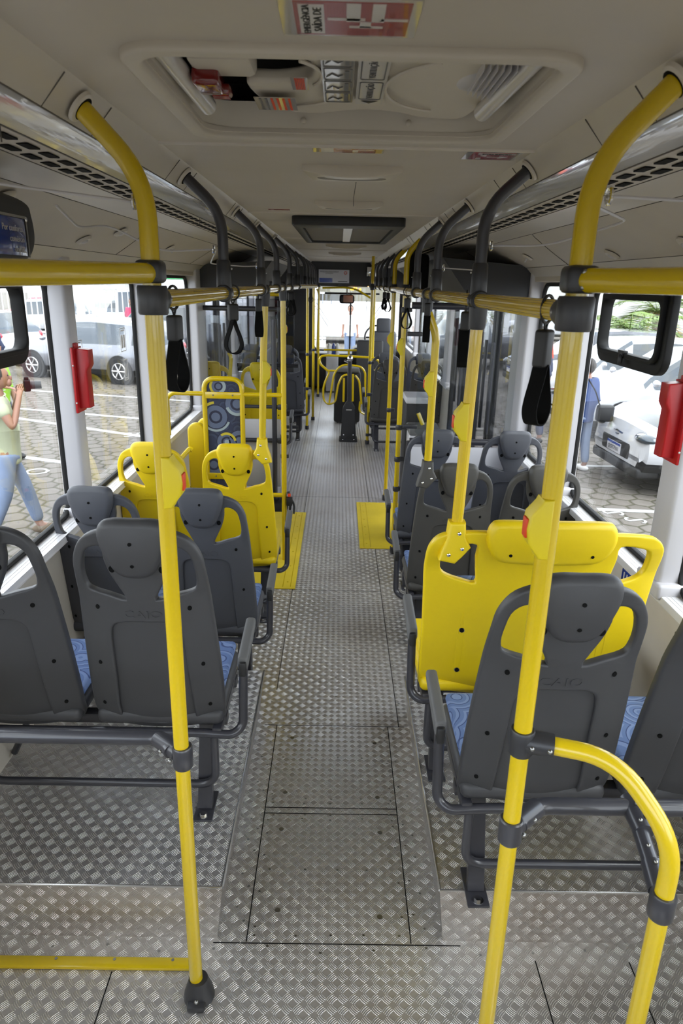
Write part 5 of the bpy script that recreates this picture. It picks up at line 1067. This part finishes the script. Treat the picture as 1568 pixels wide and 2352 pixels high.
# ------------------------------------------------------------------ people
def skinmesh(verts, edges, sub=2):
    me = D.meshes.new('s'); me.from_pydata([v[:3] for v in verts], edges, []); o = D.objects.new('s', me); C.objects.link(o)
    md = o.modifiers.new('k', 'SKIN'); md.use_smooth_shade = True; sv = me.skin_vertices[0].data
    for i, v in enumerate(verts): sv[i].radius = (v[3], v[4] if len(v) > 4 else v[3]); sv[i].use_root = (i == 0)
    s = o.modifiers.new('b', 'SUBSURF'); s.levels = sub; s.render_levels = sub
    dg = bpy.context.evaluated_depsgraph_get(); dg.update(); m2 = D.meshes.new_from_object(o.evaluated_get(dg)); D.objects.remove(o); bm = B(); bm.from_mesh(m2); D.meshes.remove(m2); return bm
def person(lab, x, y, rz, top, legs, armL, armR, H=1.72, stride=.12, shoe='dark_plastic', hair='hair', lean=0.0, sleeve=.5, turn=0.0):
    """local frame: the figure faces +y; armL/armR give elbow and wrist points"""
    k = H / 1.72; t = thing('person', lab, 'person', (x, y, GZ), rz); t.scale = (k, k, k)
    ly = lambda z: lean * max(0, z - .92)
    pel = (0, ly(.95), .96); ch = (0, ly(1.25), 1.27); nk = (0, ly(1.45) , 1.45); sh = [(s * .17, ly(1.38), 1.39) for s in (-1, 1)]; hp = [(s * .095, 0, .90) for s in (-1, 1)]; kn = [(-.10, stride * .6, .50), (.10, -stride * .2, .50)]; an = [(-.11, stride, .09), (.11, -stride, .09)]
    V = [(*pel, .13, .10), (*ch, .145, .10), (*nk, .055, .055), (0, ly(1.5) + .01, 1.52, .05, .05)]; E_ = [(0, 1), (1, 2), (2, 3)]
    for i in range(2):
        b0 = len(V); V += [(*hp[i], .085, .085), (*kn[i], .055, .055), (*an[i], .04, .04), (an[i][0], an[i][1] + .12, .045, .035, .03)]; E_ += [(0, b0), (b0, b0 + 1), (b0 + 1, b0 + 2), (b0 + 2, b0 + 3)]
    arms = (armL, armR)
    for i in range(2):
        el, wr = arms[i]; b0 = len(V); V += [(*sh[i], .052, .052), (*el, .038, .038), (*wr, .026, .026)]; E_ += [(1, b0), (b0, b0 + 1), (b0 + 1, b0 + 2)]
        d = (Vector(wr) - Vector(el)).normalized(); side = d.cross(Vector((0, 0, 1)));
        if side.length < .1: side = Vector((0, 1, 0))
        side.normalize(); up = side.cross(d); pm = Vector(wr) + d * .05; b1 = len(V); V.append((*pm, .034, .016)); E_.append((b0 + 2, b1))
        for j in range(4):
            base = Vector(wr) + d * .085 + side * (-.03 + .02 * j); mid = base + d * .032 - up * .006; tip = mid + d * (.024 + .006 * (j in (1, 2))) - up * .018; b2 = len(V)
            V += [(*base, .0095, .0095), (*mid, .009, .009), (*tip, .0075, .0075)]; E_ += [(b1, b2), (b2, b2 + 1), (b2 + 1, b2 + 2)]
        tb = Vector(wr) + d * .03 - side * .035; tt = tb + d * .035 - side * .015; b2 = len(V); V += [(*tb, .011, .011), (*tt, .009, .009)]; E_ += [(b1, b2), (b2, b2 + 1)]
    bm = skinmesh(V, E_); hc = Vector((0, ly(1.6) + .02, 1.60)); rot = Matrix.Rotation(turn, 4, 'Z')
    ball(bm, hc, .10, .80, .98, 1.18, 20); ball(bm, hc + rot @ Vector((0, .085, -.055)), .05, .9, .6, .8, 12)
    ball(bm, hc + rot @ Vector((0, .105, -.015)), .016, .8, 1.0, 1.6, 8)
    for s in (-1, 1): ball(bm, hc + rot @ Vector((s * .083, -.005, -.01)), .022, .4, .8, 1.3, 8); ball(bm, hc + rot @ Vector((s * .032, .088, .015)), .011, 1, .6, .7, 8, mi=1)
    ball(bm, hc + rot @ Vector((0, .098, -.062)), .022, 1, .3, .3, 8, mi=2)
    bd = ob('body', bm, ['skin', 'ink', 'red_plastic'], t, True, 1.2)
    q = hc + rot @ Vector((0, -.018, .022)); b = B(); ball(b, q, .108, .84, .95, 1.08, 20)
    for v in b.verts:
        if (rot.inverted() @ (v.co - hc)).y > .045 and v.co.z < hc.z + .06: v.co = hc + (v.co - hc) * .78
    ob('hair', b, hair, t)
    # clothing
    V = [(*pel, .172, .150), (*ch, .168, .13), (0, ly(1.40), 1.41, .11, .08), (0, 0, .77, .175, .150)]; E_ = [(0, 1), (1, 2), (0, 3)]
    for i in range(2):
        el, wr = arms[i]; f = Vector(sh[i]).lerp(Vector(el), min(1, sleeve * 2)); b0 = len(V); V += [(*sh[i], .072, .072), (*f, .056, .056)]; E_ += [(1, b0), (b0, b0 + 1)]
        if sleeve > .5: V.append((*Vector(el).lerp(Vector(wr), (sleeve - .5) * 2), .042, .042)); E_.append((b0 + 1, b0 + 2))
    ob('shirt', skinmesh(V, E_), top, t, True, 1.2)
    V = [(0, ly(.93), .93, .145, .115)]; E_ = []
    for i in range(2): b0 = len(V); V += [(hp[i][0], hp[i][1], .84, .10, .10), (*kn[i], .078, .078), (an[i][0], an[i][1], .12, .062, .062)]; E_ += [(0, b0), (b0, b0 + 1), (b0 + 1, b0 + 2)]
    ob('trousers', skinmesh(V, E_), legs, t, True, 1.2)
    for i in range(2): b = B(); ball(b, (an[i][0], an[i][1] + .05, .05), .07, .72, 1.9, .72, 14); [setattr(v.co, 'z', max(.0, v.co.z)) for v in b.verts]; ob('shoe', b, shoe, t)
    return t
down = ((-.22, .0, 1.12), (-.23, .06, .88)); downR = ((.22, .0, 1.12), (.23, .06, .88))
ph = person('person in a pale shirt and light jeans holding a camera outside the left window', -3.05, 6.15, -1.15, 'shirt_pale', 'jeans', ((-.25, .10, 1.17), (-.09, .17, 1.42)), ((.27, .10, 1.16), (.09, .18, 1.42)), 1.66, .22, shoe='bark', sleeve=.3)
t = thing('camera', 'black camera held up by the person in the pale shirt', 'camera', (-3.05 + .25 * math.sin(1.15), 6.15 + .25 * math.cos(1.15), GZ + 1.46), -1.15)
b = B(); box(b, -.07, .07, -.03, .03, -.05, .05, .012, 3); box(b, -.03, .03, -.02, .02, .045, .075, .01); ob('housing', b, 'black', t); b = B(); tube(b, [(0, .02, 0), (0, .12, 0)], .036, 18); ob('lens', b, 'dark_plastic', t)
wk = person('person in a lime reflective vest and dark trousers outside the left window', -4.55, 9.2, -2.0, 'hivis', 'navy', down, ((.25, .1, 1.2), (.1, .3, 1.15)), 1.52, .1)
b = B(); tube(b, [(.165 * math.cos(a), .13 * math.sin(a), 1.08) for a in [2 * PI * k / 20 for k in range(20)]], .02, 8, closed=True); ob('reflective_band', b, 'hivis_band', wk)
person('person in dark navy clothes standing far behind the photographer', -6.15, 12.4, 2.6, 'navy', 'navy', down, downR, 1.85, .1)
person('person in a pink shirt standing near the fence', -7.1, 24.4, PI, 'pink', 'jeans', down, downR, 1.75, .1)
dn = person('person in a denim jacket and light jeans with a black bag beside the white crossover', 3.32, 9.15, .5, 'denim', 'jeans', ((-.24, .05, 1.15), (-.15, .22, 1.0)), ((.24, .02, 1.15), (.2, .18, .98)), 1.52, .06, shoe='white', sleeve=.9)
t = thing('shoulder_bag', 'black shoulder bag carried by the person in the denim jacket', 'bag', (3.54, 8.98, GZ + .84)); b = B(); box(b, -.11, .11, -.06, .06, -.11, .11, .035, 3)
ob('pouch', b, 'dark_plastic', t); b = B(); tube(b, [(-.08, 0, .10), (-.15, .02, .28), (-.26, .06, .44)], .009, 6, .05); ob('strap', b, 'strap_fabric', t)
person('person in dark clothes beyond the right door pillar', 3.15, 10.9, .3, 'navy', 'navy', down, downR, 1.7, .08)
person('person in an orange red top far beyond the right door pillar', 3.75, 12.9, .3, 'red_label', 'jeans', down, downR, 1.72, .08)
person('person in a white shirt and grey trousers standing before the windshield', .36, 22.5, PI, 'white', 'jeans', down, downR, 1.75, .05)
